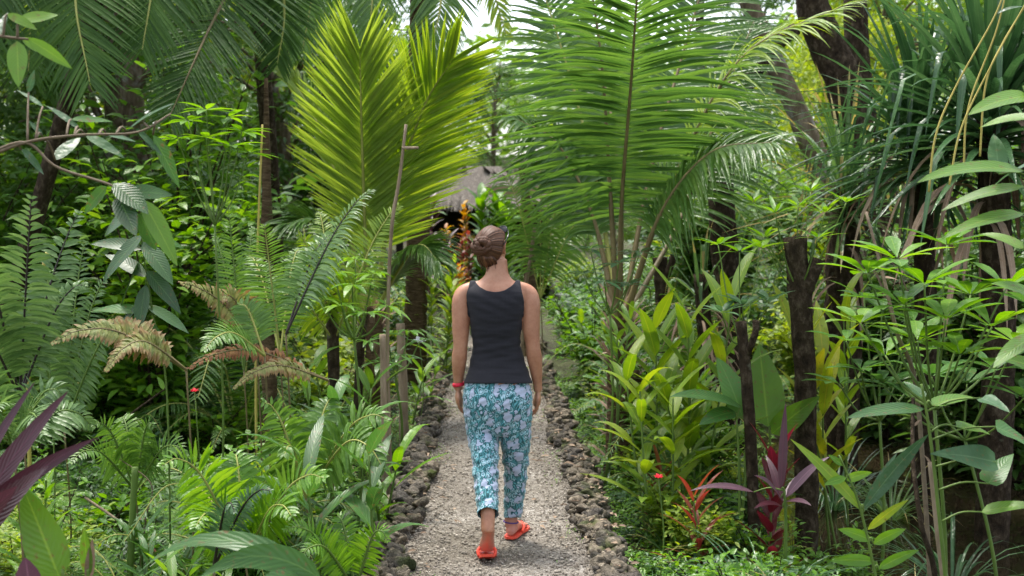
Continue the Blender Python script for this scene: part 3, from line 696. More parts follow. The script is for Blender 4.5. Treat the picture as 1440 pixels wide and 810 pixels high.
# ginger plants at the left path side
def cane(label, base, top, nleaf, lf, wf, mat, name='ginger', cat='plant', spread=1.0, droop=.7, smat='stem_green', nst=1, prof='lance', group=None, up=.9, lo=.3, nseg=7, sr=.010, part='foliage', wave=.02):
    b = P(*base); g = b.copy(); g[2] = float(hgt(b[0], b[1]))
    t = thing(name, label, cat, g, group)
    st = MB(); lv = MB()
    for k in range(nst):
        off = rng.normal(0, .06, 3) * (nst > 1); off[2] = 0
        e = P(*top) + rng.normal(0, .10, 3) * (nst > 1)
        C = curve([g + off - [0, 0, .03], (g + e) / 2 + off + rng.normal(0, .02, 3), e + off], 20)
        tube(st, C, [sr, sr * .5], 6, smat)
        n = nleaf; x = np.linspace(lo, 1, n)
        pos = np.stack([np.interp(x, np.linspace(0, 1, 20), C[:, j]) for j in range(3)], 1)
        a = np.arange(n) * 2.4 + u(0, 6) + rng.normal(0, .3, n)
        upv = up * (0.4 + x)
        d = np.stack([np.cos(a) * spread, np.sin(a) * spread, upv], 1)
        strips(lv, pos, d, np.array([0, 0, 1.0]) + 0 * d, lf * u(.7, 1.15, n), wf * u(.8, 1.1, n), prof, droop * u(.6, 1.4, n), .25, nseg, mat=mat, wave=wave)
    st.build('stem', t); lv.build(part, t)
    return t

cane('broad leaved ginger beside the left stone edging', (485, 745, 6.1), (480, 650, 6.1), 9, .42, .085, 'big_mid', nst=2, lo=.2)
cane('ginger with upswept leaves behind the broad leaved ginger', (475, 720, 6.9), (490, 590, 6.9), 10, .38, .07, 'big_mid', nst=2, lo=.2)
cane('ginger with long bright leaves reaching towards the path', (515, 700, 7.2), (515, 630, 7.2), 9, .36, .06, 'bright', nst=2, lo=.2)
cane('strap leaved lily on the left edge of the path', (592, 560, 11), (594, 520, 11), 12, .36, .06, 'big_green', nst=2, name='lily', lo=.1)
cane('pale striped shrub on the left bank of the far path', (618, 470, 14), (622, 385, 14), 30, .24, .05, 'lime', nst=4, name='dracaena', lo=.1)
cane('yellow green dracaena left of the woman beyond the path edge', (612, 450, 13), (618, 400, 13), 26, .26, .055, 'ginger', nst=3, name='dracaena', lo=.1)
# right side gingers
cane('tall yellow green ginger in front of the right bank', (960, 640, 8), (975, 445, 8), 15, .44, .095, 'ginger', nst=3, lo=.3, droop=.5, up=1.2)
cane('yellow green ginger with curled yellow leaves beside the right path edge', (925, 640, 7.6), (915, 540, 7.6), 13, .40, .075, 'ginger', nst=3, lo=.3)
cane('bright ginger leaning left at the foot of the tall yellow green ginger', (1000, 680, 7.9), (1000, 520, 7.9), 13, .38, .09, 'ginger', nst=2, lo=.3)
cane('yellowing ginger right of the thick cut trunk', (1175, 600, 8.4), (1172, 470, 8.4), 11, .42, .11, 'yellowing', nst=2, lo=.4, up=1.6, droop=.45)
cane('green ginger with a red edged leaf right of the thick cut trunk', (1192, 600, 9), (1180, 430, 9), 10, .4, .08, 'ginger', nst=2, lo=.4, up=1.4)
cane('cordyline rosette with slim green leaves beside the palm trunk', (872, 620, 9), (870, 480, 9), 16, .30, .045, 'big_green', nst=2, name='cordyline', lo=.6)
leafy('arum', 'upright bright arum leaf behind the red cordyline', 'plant', [(1085, 680, 8), (1082, 600, 8)], [(1080, 600, 1068, 488, 56, .1, 'big_green', 'ovate'), (1085, 610, 1150, 560, 34, -.1, 'big_green', 'ovate')], bulge=.03, n0=(.1, -1, .2))
leafy('arum', 'dark arum leaf held flat left of the pale slim trunk', 'plant', [(1040, 680, 7.4), (1036, 590, 7.4)], [(1042, 572, 945, 560, 34, -.2, 'dark', 'ovate'), (1034, 580, 985, 600, 26, -.2, 'big_mid', 'ovate'), (1045, 590, 1010, 505, 40, .2, 'big_mid', 'ovate')], bulge=.1)
cane('deep red cordyline at the water edge on the right', (1092, 720, 7.2), (1092, 650, 7.2), 20, .27, .075, 'red', name='cordyline', lo=.1, up=1.7, droop=.35, spread=1.1)
leafy('cordyline', 'mauve leaved cordyline in front of the deep red one', 'plant', [(1105, 740, 6.9), (1103, 690, 6.9)], [(1105, 700, 1163, 642, 15), (1101, 704, 1138, 660, 12, .2), (1098, 690, 1104, 572, 14, .1, 'purple'), (1098, 700, 1062, 668, 13, -.15), (1104, 706, 1140, 712, 12, -.2), (1100, 705, 1078, 640, 12, .2, 'purple'), (1100, 712, 1062, 716, 12, -.2, 'purple'), (1060, 692, 974, 692, 13, -.1)], mat='purple_pale', bulge=.13, sr=(.01, .008))
cane('rusty red bromeliad on the right bank beside the path', (975, 720, 7), (975, 700, 7), 22, .26, .035, 'crimson', name='bromeliad', lo=0, up=1.2, droop=.5)
cane('second rusty bromeliad nearer the path, half hidden by ferns', (930, 700, 7.8), (930, 665, 7.8), 18, .22, .03, 'crimson', name='bromeliad', lo=0, up=1.2, droop=.5)
# right foreground: thin stems with big leaves
leafy('climber', 'slim climber with large glossy heart leaves at the right edge', 'plant', [(1335, 900, 5.2), (1318, 700, 5.2), (1306, 600, 5.2), (1296, 540, 5.2)],
      [(1300, 575, 1195, 590, 26, -.15, 'glossy', 'lance'), (1300, 560, 1272, 538, 20, .1, 'glossy', 'ovate'), (1310, 570, 1366, 560, 26, .1, 'big_green', 'ovate'), (1380, 560, 1418, 580, 34, -.1, 'bluish', 'heart'), (1400, 650, 1312, 640, 46, -.05, 'bluish', 'heart'), (1390, 680, 1424, 640, 40, .1, 'big_mid', 'heart'), (1380, 720, 1456, 712, 26, -.1, 'big_green', 'ovate'), (1345, 600, 1390, 612, 30, .1, 'big_green', 'ovate'), (1400, 600, 1450, 630, 40, 0, 'big_mid', 'heart')], smat='stem_green', sr=(.010, .005), bulge=.06)
leafy('climber', 'slim climber with broad lit leaves in the top right corner', 'plant', [(1480, 900, 4.8), (1470, 500, 4.8), (1455, 200, 4.8), (1440, 120, 4.8)],
      [(1450, 135, 1366, 165, 34, -.1), (1450, 165, 1380, 182, 26, .1), (1440, 240, 1296, 262, 34, -.2), (1440, 262, 1330, 300, 26, 0), (1405, 245, 1398, 190, 28, .1, 'bluish', 'ovate'), (1440, 300, 1330, 340, 26, -.1), (1450, 230, 1395, 270, 24, .2, 'bluish'), (1440, 350, 1380, 330, 26, .1), (1460, 420, 1395, 400, 30, 0), (1460, 520, 1400, 505, 26, 0), (1460, 470, 1400, 520, 30, -.1)], mat='big_green', smat='stem_green', sr=(.012, .006), bulge=.10, prof='ovate')
leafy('sapling', 'leggy young plant with a yellow leaf tip standing over the water', 'plant', [(1245, 900, 5.3), (1225, 780, 5.3), (1205, 700, 5.3), (1180, 640, 5.3)],
      [(1215, 720, 1116, 622, 17, .1, 'ginger'), (1215, 715, 1302, 615, 24, .1, 'bluish'), (1212, 722, 1260, 640, 14, .2, 'bluish'), (1190, 675, 1225, 665, 14, 0, 'bright', 'ovate'), (1190, 672, 1160, 682, 12), (1225, 760, 1180, 745, 16), (1228, 765, 1272, 745, 16), (1235, 800, 1290, 775, 16), (1230, 790, 1170, 790, 18), (1185, 655, 1165, 640, 9), (1220, 745, 1275, 705, 14, 0, 'yellowing')], mat='bright', sr=(.008, .004), bulge=.06, n0=(.1, -1, .3))
leafy('dead_stick', 'long thin dead stick leaning behind the rosettes on the right', 'branch', [(1312, 900, 6.4), (1290, 560, 6.5), (1262, 470, 6.5), (1240, 380, 6.6), (1218, 298, 6.7)], [(1240, 390, 1262, 395, 5)], mat='dead', smat='twig', sr=(.014, .008))
leafy('dead_stick', 'knobbly brown stick rising out of the brown water at the lower right', 'branch', [(1330, 860, 5.9), (1318, 740, 5.9), (1308, 650, 5.9)], [(1310, 655, 1300, 640, 4)], mat='dead', smat='bark_pale', sr=(.02, .012))
leafy('dead_stick', 'dark slanting stick rising out of the brown water', 'branch', [(1316, 830, 5.6), (1296, 740, 5.6), (1284, 650, 5.7), (1284, 560, 5.9)], [(1285, 600, 1295, 590, 4)], mat='dead', smat='bark_dark', sr=(.014, .009))
# left: foreground branch and leaves
leafy('branch', 'grey brown branch with silvery leaves reaching in from the left edge', 'branch', [(-60, 240, 4.6), (30, 202, 4.6), (110, 190, 4.6), (192, 186, 4.6), (240, 160, 4.7)],
      [(178, 184, 242, 148, 20, -.1), (190, 180, 226, 218, 9, 0), (112, 182, 66, 150, 12, 0), (120, 190, 172, 222, 16, 0), (78, 225, 112, 195, 22, .1), (60, 150, 25, 128, 9, 0), (100, 168, 156, 172, 12, .1, 'big_mid'), (215, 190, 250, 262, 24, .1, 'big_mid'), (40, 130, 48, 100, 10, 0), (60, 192, 40, 170, 8, 0), (150, 190, 190, 200, 10, .1), (30, 210, 60, 245, 16, .1)], mat='bluish', smat='twig', sr=(.007, .005, .003), bulge=.05, ground=False, n0=(.2, -.7, .7))
leafy('branch', 'lower fork of the silvery leaved branch, ending at the glossy leaves', 'branch', [(-60, 240, 4.6), (30, 200, 4.6), (80, 235, 4.6), (160, 262, 4.6), (196, 290, 4.6)],
      [(160, 258, 206, 300, 34, -.05, 'glossy'), (165, 275, 190, 330, 30, -.1, 'glossy'), (200, 280, 246, 370, 30, 0, 'big_green'), (190, 290, 150, 330, 28, .1, 'dark'), (196, 300, 218, 350, 26, .1, 'glossy'), (150, 262, 120, 300, 20, .1, 'big_mid'), (180, 270, 240, 275, 24, .1, 'glossy')], smat='twig', sr=(.006, .004), bulge=.04, ground=False, n0=(.1, -.9, .5))
leafy('branch', 'twig with three bright leaves in the top left corner', 'branch', [(-60, 40, 4.2), (10, 52, 4.2), (40, 55, 4.2)],
      [(38, 54, 98, 96, 18, 0), (24, 58, 26, 120, 28, -.05), (30, 55, 68, 78, 16, .1), (26, 30, 80, 22, 18, .1), (10, 20, 50, 42, 14, 0), (-10, 60, 10, 20, 16, .1, 'bluish')], mat='big_green', smat='twig', sr=(.006, .004), bulge=.05, ground=False, n0=(.1, -1, .3))
leafy('broadleaf_shrub', 'dark glossy shrub with drooping leaves below the branch at left', 'shrub', [(235, 560, 6.9), (215, 440, 6.9), (196, 320, 6.9)],
      [(200, 330, 150, 395, 26, -.1), (200, 340, 240, 400, 26, -.1), (200, 360, 170, 440, 26, .1), (205, 380, 250, 440, 24, 0), (205, 390, 150, 360, 24, .1), (200, 330, 255, 350, 24, .1, 'big_mid'), (205, 420, 160, 480, 24, 0), (206, 430, 262, 470, 24, 0), (200, 350, 130, 345, 22, 0), (205, 400, 195, 470, 22, -.1), (206, 440, 130, 440, 20, .1, 'big_mid'), (206, 450, 240, 520, 20, -.1, 'big_mid')], mat='dark', bulge=.08, smat='stem_green', sr=(.006, .004))

# ------------------------------------------------------------------ rosettes of finger leaves (right middle)
def rosettes(name, label, cat, base, tops, lf=.235, wf=.075, nlf=8, mat='bright', smat='stem_green', sr=.008, group=None, prof='obov', tilt=.45, droop=.35):
    b = P(*base); g = b.copy(); g[2] = float(hgt(b[0], b[1])); t = thing(name, label, cat, g, group)
    st = MB()
    E_ = np.array([P(*q[:3]) for q in tops]); node = E_.mean(0) * .9 + g * .1; node[2] = g[2] + (E_[:, 2].min() - g[2]) * .86
    tube(st, curve([g - [0, 0, .03], (g + node) / 2 + [.04, 0, 0], node], 12), [sr * 1.5, sr * 1.1], 7, smat)
    for tp_ in tops:
        e = P(*tp_[:3]); C = curve([node, node * .5 + e * .5 + [0, .02, -.06], e], 14); tube(st, C, [sr, sr * .6], 6, smat)
        n = nlf; a = np.arange(n) * 6.283 / n + u(0, 6) + rng.normal(0, .15, n)
        d = np.stack([np.cos(a), np.sin(a), np.full(n, tilt) + rng.normal(0, .15, n)], 1)
        lv = MB()
        strips(lv, e + d * .015, d, np.array([0, 0, 1.]) + 0 * d, lf * u(.8, 1.15, n), wf * u(.85, 1.1, n), prof, droop, .2, 6, mat=(tp_[3] if len(tp_) > 3 else mat))
        lv.build('leaf_rosette', t)
    st.build('stem', t)
    return t
rosettes('umbrella_plant', 'shrub with bright finger leaf rosettes in the right middle of the photo', 'shrub', (1330, 640, 6.4),
         [(1332, 345, 6.4), (1262, 365, 6.2), (1220, 385, 6.3), (1300, 400, 6.0), (1365, 415, 6.5), (1415, 405, 6.3), (1270, 430, 6.1), (1330, 450, 6.0), (1210, 455, 6.4), (1395, 460, 6.2), (1290, 480, 6.3), (1350, 500, 6.0), (1425, 480, 6.6), (1245, 500, 6.5)])
rosettes('umbrella_plant', 'loose finger leaved shrub left of the bright one, over the water edge', 'shrub', (1235, 660, 7.6),
         [(1215, 420, 7.6), (1190, 480, 7.4), (1240, 440, 7.7), (1265, 500, 7.5), (1210, 520, 7.3), (1285, 455, 7.8), (1180, 540, 7.7), (1250, 545, 7.5), (1310, 490, 7.9)], lf=.21, wf=.065, mat='green', tilt=.3)
rosettes('umbrella_plant', 'darker finger leaved shrub at the right edge below the bright one', 'shrub', (1420, 700, 6.9),
         [(1400, 520, 6.8), (1440, 560, 6.6), (1360, 540, 7), (1450, 430, 6.9), (1310, 530, 7), (1280, 560, 7.2), (1240, 540, 7.3)], mat='big_mid')
rosettes('papaya_sprout', 'light green leafy sprout growing from the top of the thick cut trunk', 'plant', (1122, 420, 8),
         [(1122, 290, 8.0), (1090, 300, 7.8), (1160, 300, 8.0), (1190, 285, 7.9), (1060, 285, 8.1), (1150, 335, 7.8), (1140, 270, 8.2), (1075, 335, 8)], lf=.17, wf=.03, mat='bright', sr=.006, prof='lance')
rosettes('papaya_sprout', 'blue green leafy sprout on top of the pale slim trunk', 'plant', (1040, 520, 7.5),
         [(1045, 430, 7.5, 'bluish'), (1015, 440, 7.4, 'bluish'), (1080, 425, 7.6, 'bluish'), (1040, 355, 7.6), (1010, 345, 7.7), (1070, 350, 7.8)], lf=.16, wf=.045, mat='bright', sr=.006, prof='lance')
rosettes('papaya_sprout', 'dark compound leaved sapling in front of the coconut palm trunk', 'plant', (850, 520, 8.8),
         [(870, 370, 8.6), (830, 350, 8.7), (900, 355, 8.8), (850, 395, 8.5), (885, 400, 8.6), (820, 385, 8.8)], lf=.17, wf=.05, mat='bluish', sr=.007, prof='lance', tilt=.1)
rosettes('cassava', 'cassava like shrub with bright leaves at the left path side', 'shrub', (500, 560, 8.6),
         [(495, 400, 8.5), (525, 385, 8.7), (470, 385, 8.7), (545, 430, 8.5), (480, 430, 8.4), (515, 440, 8.3), (450, 420, 8.6), (500, 365, 8.9)], lf=.18, wf=.045, mat='bright', prof='lance', tilt=.1, droop=.7)
rosettes('cassava', 'cassava like shrub beside the slim posts at the left path edge', 'shrub', (560, 600, 9.4),
         [(545, 470, 9.3), (575, 465, 9.4), (520, 480, 9.2), (560, 500, 9.2), (590, 480, 9.6), (535, 510, 9)], lf=.17, wf=.04, mat='green', prof='lance', tilt=.1, droop=.7)
rosettes('tree_seedling', 'bright compound leaved sapling above the dark shrub at left', 'shrub', (300, 420, 7.4),
         [(290, 155, 7.3), (265, 170, 7.4), (320, 165, 7.4), (340, 185, 7.3), (250, 195, 7.2), (290, 195, 7.2), (325, 205, 7.1), (275, 225, 7.3), (350, 215, 7.4)], lf=.16, wf=.05, mat='bright', smat='stem_green', sr=.005, prof='lance', tilt=.1, droop=.3, nlf=9)

# ------------------------------------------------------------------ trunks
def trunk(label, pts, r, mat='bark', name='tree', cat='tree', rough=.09, ns=12, stub=None, group=None, seed=0, hang=False):
    w = [P(*p) for p in pts]; g = w[0].copy(); g[2] = float(hgt(g[0], g[1]))
    if hang: g = w[0].copy()
    elif w[0][2] > g[2]: w = [g - [0, 0, .1]] + w
    t = thing(name, label, cat, g, group)
    mb = MB(); tube(mb, curve(w, 34), r, ns, mat, rough=rough, seed=seed); mb.build('trunk', t)
    for s_ in (stub or []):
        mb = MB(); tube(mb, curve([P(*p) for p in s_[0]], 12), s_[1], 8, mat, rough=rough, seed=seed + 3); mb.build('limb', t)
    return t
trunk('thick dark trunk cut off at head height, with a short side stub, on the right', [(1134, 660, 8), (1130, 480, 8), (1118, 333, 8)], [.075, .068, .066, .074], 'bark_dark', stub=[([(1128, 420, 8), (1142, 390, 7.95), (1152, 365, 7.95)], [.045, .05])], rough=.14)
trunk('pale blotched slim trunk left of the red cordyline', [(1060, 720, 7.4), (1052, 560, 7.4), (1042, 452, 7.4)], [.036, .034, .033], 'bark_dark', stub=[([(1050, 500, 7.4), (1062, 470, 7.3), (1064, 450, 7.3)], [.02, .022])])
trunk('short forked stump standing behind the tall ginger', [(930, 470, 11), (932, 420, 11), (928, 362, 11)], [.06, .06, .065], 'bark_dark', stub=[([(932, 400, 11), (942, 378, 10.9), (948, 360, 10.9)], [.03, .032])])
trunk('dark vine covered trunk right of the coconut palm, its top arching right', [(1025, 480, 12), (1018, 330, 12), (1016, 210, 12), (1040, 130, 12), (1078, 75, 12), (1120, 40, 12)], [.15, .12, .12, .11, .09, .06], 'bark_dark', rough=.16, stub=[([(1018, 250, 12), (990, 150, 12.2), (985, 20, 12.4), (990, -60, 12.5)], [.07, .05, .04])])
trunk('brown trunk leaning left between the vine covered trunk and the dark trunk', [(1200, 380, 13.5), (1160, 250, 13.5), (1135, 190, 13.5), (1100, 110, 13.5), (1060, 20, 13.5), (1020, -80, 13.5)], [.18, .14, .13, .11, .1, .08], 'bark', rough=.12)
trunk('thick dark trunk with epiphytes behind the pandanus', [(1250, 380, 14), (1205, 180, 14), (1180, 100, 14), (1150, 30, 14), (1130, -60, 14)], [.24, .22, .2, .18, .15], 'bark_dark', rough=.16)
trunk('slender dark trunk rising just right of the thick epiphyte trunk', [(1228, 380, 15), (1216, 180, 15), (1205, 60, 15), (1203, -80, 15)], [.16, .15, .14, .12], 'bark_dark', rough=.12)
trunk('shaggy brown trunk behind the upright ferns at left', [(378, 520, 10.5), (376, 330, 10.5), (374, 110, 10.5)], [.06, .055, .05, .015], 'palm_bark', rough=.18)
trunk('tall pale sapling stem in front of the yellow green palm', [(548, 640, 8.6), (545, 480, 8.6), (550, 330, 8.6), (562, 250, 8.6), (571, 175, 8.6)], [.013, .0125, .012, .010], 'bark_pale', name='sapling', stub=[([(566, 208, 8.6), (575, 208, 8.58), (588, 208, 8.55)], [.012, .010])])
trunk('stout brown post trunk at the left path side below the yellow green palm', [(470, 620, 9), (469, 500, 9), (466, 408, 9)], [.045, .04, .045], 'bark_dark')
trunk('crooked brown post trunk right of the stout one', [(503, 600, 9.4), (506, 500, 9.4), (512, 440, 9.4)], [.035, .032, .035], 'bark_dark')
trunk('grey post beside the left path edge, nearest the woman', [(568, 600, 10), (566, 520, 10), (563, 455, 10)], [.04, .036, .034], 'bark_pale', name='post', cat='post')
trunk('thin grey post just left of the post nearest the woman', [(541, 660, 8.2), (540, 580, 8.2), (538, 470, 8.2)], [.022, .02, .02], 'bark_pale', name='post', cat='post')
trunk('leaning pale stake right behind the woman', [(735, 440, 13), (748, 350, 13), (752, 320, 13)], [.02, .018], 'bark_pale', name='stake', cat='post')
trunk('rust coloured slim trunk behind and right of the woman', [(745, 470, 15), (744, 340, 15), (735, 230, 15)], [.08, .07, .05], 'palm_bark', rough=.15)
trunk('yellow bamboo like cane in front of the shaggy trunk', [(360, 560, 9.2), (362, 360, 9.2), (369, 175, 9.2)], [.011, .01, .007], 'stem_yellow', name='cane', cat='cane', rough=0)
trunk('pale yellow stem behind the tall fern at the left edge', [(40, 560, 7.3), (46, 440, 7.3), (66, 355, 7.3)], [.012, .010], 'stem_yellow', name='cane', cat='cane', rough=0)
trunk('thick mossy trunk in the shadow below the pandanus', [(1182, 500, 11), (1185, 380, 11), (1192, 260, 11)], [.16, .14, .12], 'bark_dark', rough=.15)

# ------------------------------------------------------------------ pandanus
def pandanus(label, base, crown, n, L, W, mat='pandan', lean=(0, 0, 0), trunk_r=.09, dead=0, name='pandanus', group=None, seedkink=.3):
    b = P(*base); g = b.copy(); g[2] = float(hgt(b[0], b[1])); c = P(*crown)
    t = thing(name, label, 'pandanus', g, group)
    mb = MB(); tube(mb, curve([g - [0, 0, .1], (g + c) / 2 + [.05, 0, 0], c], 20), [trunk_r, trunk_r * .8], 10, 'bark_dark', rough=.1); mb.build('trunk', t)
    mb = MB()
    a = np.arange(n) * 2.39996; el = np.linspace(1.45, -.25, n) + rng.normal(0, .1, n)
    d = np.stack([np.cos(a) * np.cos(el), np.sin(a) * np.cos(el), np.sin(el)], 1) + np.asarray(lean)
    pos = c + np.stack([np.cos(a) * .05, np.sin(a) * .05, -np.linspace(0, .45, n)], 1)
    k = u(0, 1, n) < seedkink
    ln = L * u(.75, 1.15, n)
    strips(mb, pos[~k], d[~k], np.array([0, 0, 1.]) + 0 * d[~k], ln[~k], W * u(.8, 1.1, (~k).sum()), 'strap', u(.3, 1.1, (~k).sum()), .45, 9, mat=mat)
    strips(mb, pos[k], d[k], np.array([0, 0, 1.]) + 0 * d[k], ln[k], W * u(.8, 1.1, k.sum()), 'strap', .4, .45, 9, mat=mat, kink=.55)
    mb.build('foliage', t)
    if dead:
        mb = MB(); a = u(0, 6.28, dead); z = u(-.9, -.2, dead)
        pos = c + np.stack([np.cos(a) * .1, np.sin(a) * .1, z], 1)
        d = np.stack([np.cos(a) * .8, np.sin(a) * .8, u(-.3, .4, dead)], 1)
        strips(mb, pos, d, np.array([0, 0, 1.]) + 0 * d, L * u(.6, 1, dead), W * u(.5, 1, dead), 'strap', 3.5, .4, 8, mat='dead')
        mb.build('dead_leaf_skirt', t)
    return t
pandanus('large pandanus at the upper right with long blue green strap leaves', (1400, 560, 8.6), (1392, 130, 8.6), 170, 1.25, .07, dead=24, trunk_r=.12)
pandanus('second crown of pandanus leaning left over the dark trunk', (1300, 520, 9.6), (1290, 165, 9.4), 140, 1.05, .06, dead=16, lean=(-.2, -.1, 0))
pandanus('low pandanus with light strap leaves below the leaning trunks', (1190, 480, 10.5), (1190, 240, 10.3), 90, .85, .042, mat='grass', dead=25)
pandanus('young pandanus whose leaves fan up at the top right corner', (1470, 560, 9), (1450, 60, 9), 90, 1.1, .055, dead=8)
pandanus('small pandanus with a skirt of dead tan leaves right of the palm', (985, 560, 9.8), (985, 385, 9.8), 34, .5, .035, mat='grass', dead=60, trunk_r=.07)
leafy('aerial_root', 'leftmost thin yellow hanging stem in front of the large pandanus', 'plant', [(1306, 270, 6.8), (1316, 190, 6.8), (1345, 120, 6.8), (1400, 20, 6.8), (1420, -40, 6.8)],
      [(1400, 20, 1440, 10, 8)], mat='pandan', smat='stem_yellow', sr=(.006, .004), ground=False)
for i, (pp, lab) in enumerate([([(1332, 560, 6.7), (1335, 260, 6.7), (1352, 180, 6.7), (1395, 90, 6.7), (1445, 0, 6.7)], 'yellow hanging stem bending right across the large pandanus'),
                  ([(1356, 560, 6.9), (1355, 240, 6.9), (1362, 150, 6.9), (1402, 40, 6.9), (1425, -60, 6.9)], 'middle yellow hanging stem in front of the large pandanus'),
                  ([(1378, 560, 6.9), (1378, 220, 6.9), (1386, 120, 6.9), (1410, 60, 6.9), (1460, -20, 6.9)], 'orange yellow hanging stem nearest the broad lit leaves')]):
    trunk(lab, pp[1:], [.006, .005, .004], 'stem_yellow', hang=True, name='aerial_root', cat='root', rough=0, ns=6)

# ------------------------------------------------------------------ grass tufts, small items
def tuft(label, px, Y, n, L, W, mat='grass', up=1.0, name='grass_tuft', cat='grass', group=None, droop=1.2, proto=False):
    g = np.array([0, 0, 0.]) if proto else base_at(px, Y)
    if not proto: g[2] = max(g[2], -.50)
    t = thing(name, label, cat, g, group); mb = MB(); a = u(0, 6.28, n)
    d = np.stack([np.cos(a), np.sin(a), up * u(.5, 2.2, n)], 1)
    strips(mb, g + np.stack([np.cos(a) * .04, np.sin(a) * .04, a * 0 - .02], 1), d, np.array([0, 0, 1.]) + 0 * d, L * u(.6, 1.15, n), W * u(.7, 1.1, n), 'strap', droop * u(.6, 1.4, n), .35, 8, mat=mat)
    mb.build('blades', t); return t
tuft('long bladed grass clump at the bottom right near the water', 1085, 6.3, 70, .65, .014, 'pandan')
tuft('pale arching grass clump beside the red cordyline', 1045, 7.0, 60, .55, .014)
tuft('grass clump leaning over the brown water', 1205, 6.4, 60, .6, .016, 'pandan')
tuft('broad bladed grass clump at the bottom edge right of centre', 1150, 5.7, 50, .5, .016)
tuft('grass clump on the far bank of the brown water', 1180, 9.5, 60, .7, .02, 'pandan')
tuft('spidery grass clump above the far end of the brown water', 1260, 9.2, 50, .6, .018)

tuft('broad bladed tuft standing in the brown water under the young leggy plant', 1240, 5.75, 44, .5, .02, 'pandan')
tuft('thin bladed tuft in the brown water between the dead sticks', 1300, 6.3, 50, .6, .014)
tuft('tall bladed tuft in the brown water at the bottom right corner', 1385, 5.9, 50, .62, .022, 'pandan')
tuft('yellow green tuft at the bottom edge right of the path weeds', 1010, 5.8, 46, .4, .014)
tuft('tall tuft in the middle of the brown water under the rosettes', 1350, 7.4, 60, .75, .02, 'pandan')
def flower(label, px, py, Y, mat, r=.03):
    p = P(px, py, Y); g = p.copy(); g[2] = float(hgt(p[0], p[1])); t = thing('flower', label, 'flower', g)
    mb = MB(); tube(mb, curve([g, (g + p) / 2 + [.03, 0, 0], p], 10), .004, 5, 'stem_green'); mb.build('stem', t)
    mb = MB(); a = np.arange(7) * .9; d = np.stack([np.cos(a), np.sin(a) - .6, .7 + 0 * a], 1)
    strips(mb, p + 0 * d, d, np.array([0, 0, 1.]) + 0 * d, r, r * .8, 'ovate', .6, .3, 4, mat=mat); mb.build('petals', t)
flower('small red flower among the weeds at left, above the lush fern', 274, 551, 7.0, 'petal_red')
flower('tiny red blossom behind the tall fern at the left edge', 63, 407, 6.9, 'petal_red', .028)
flower('white flower hanging beside the left path edge', 590, 482, 10.4, 'petal_white', .07)
flower('pink flower bud by the rusty bromeliads', 926, 672, 6.6, 'petal_red', .03)

# crotons around the hut
cane('dark red cordyline left of the hut', (602, 400, 17), (603, 300, 17), 26, .32, .07, 'purple', nst=2, name='cordyline', lo=.5)
cane('purple leaved cordyline below the dark red one', (610, 420, 16), (612, 335, 16), 22, .26, .06, 'purple_pale', nst=2, name='cordyline', lo=.5)
cane('yellow orange croton in front of the hut', (650, 390, 18), (645, 308, 18), 24, .15, .06, 'orange', nst=3, name='croton', cat='shrub', lo=.5)
cane('red orange croton beside the woman\'s head', (660, 400, 17.5), (658, 330, 17.5), 24, .15, .055, 'crimson', nst=3, name='croton', cat='shrub', lo=.4)
cane('small orange croton lower left of the woman\'s head', (650, 420, 16), (650, 372, 16), 24, .22, .07, 'orange', nst=2, name='croton', cat='shrub', lo=.3)
cane('light green broad leaved plant under the hut eave', (690, 400, 18), (695, 292, 18), 44, .4, .13, 'bright', nst=4, name='ginger', lo=.3)

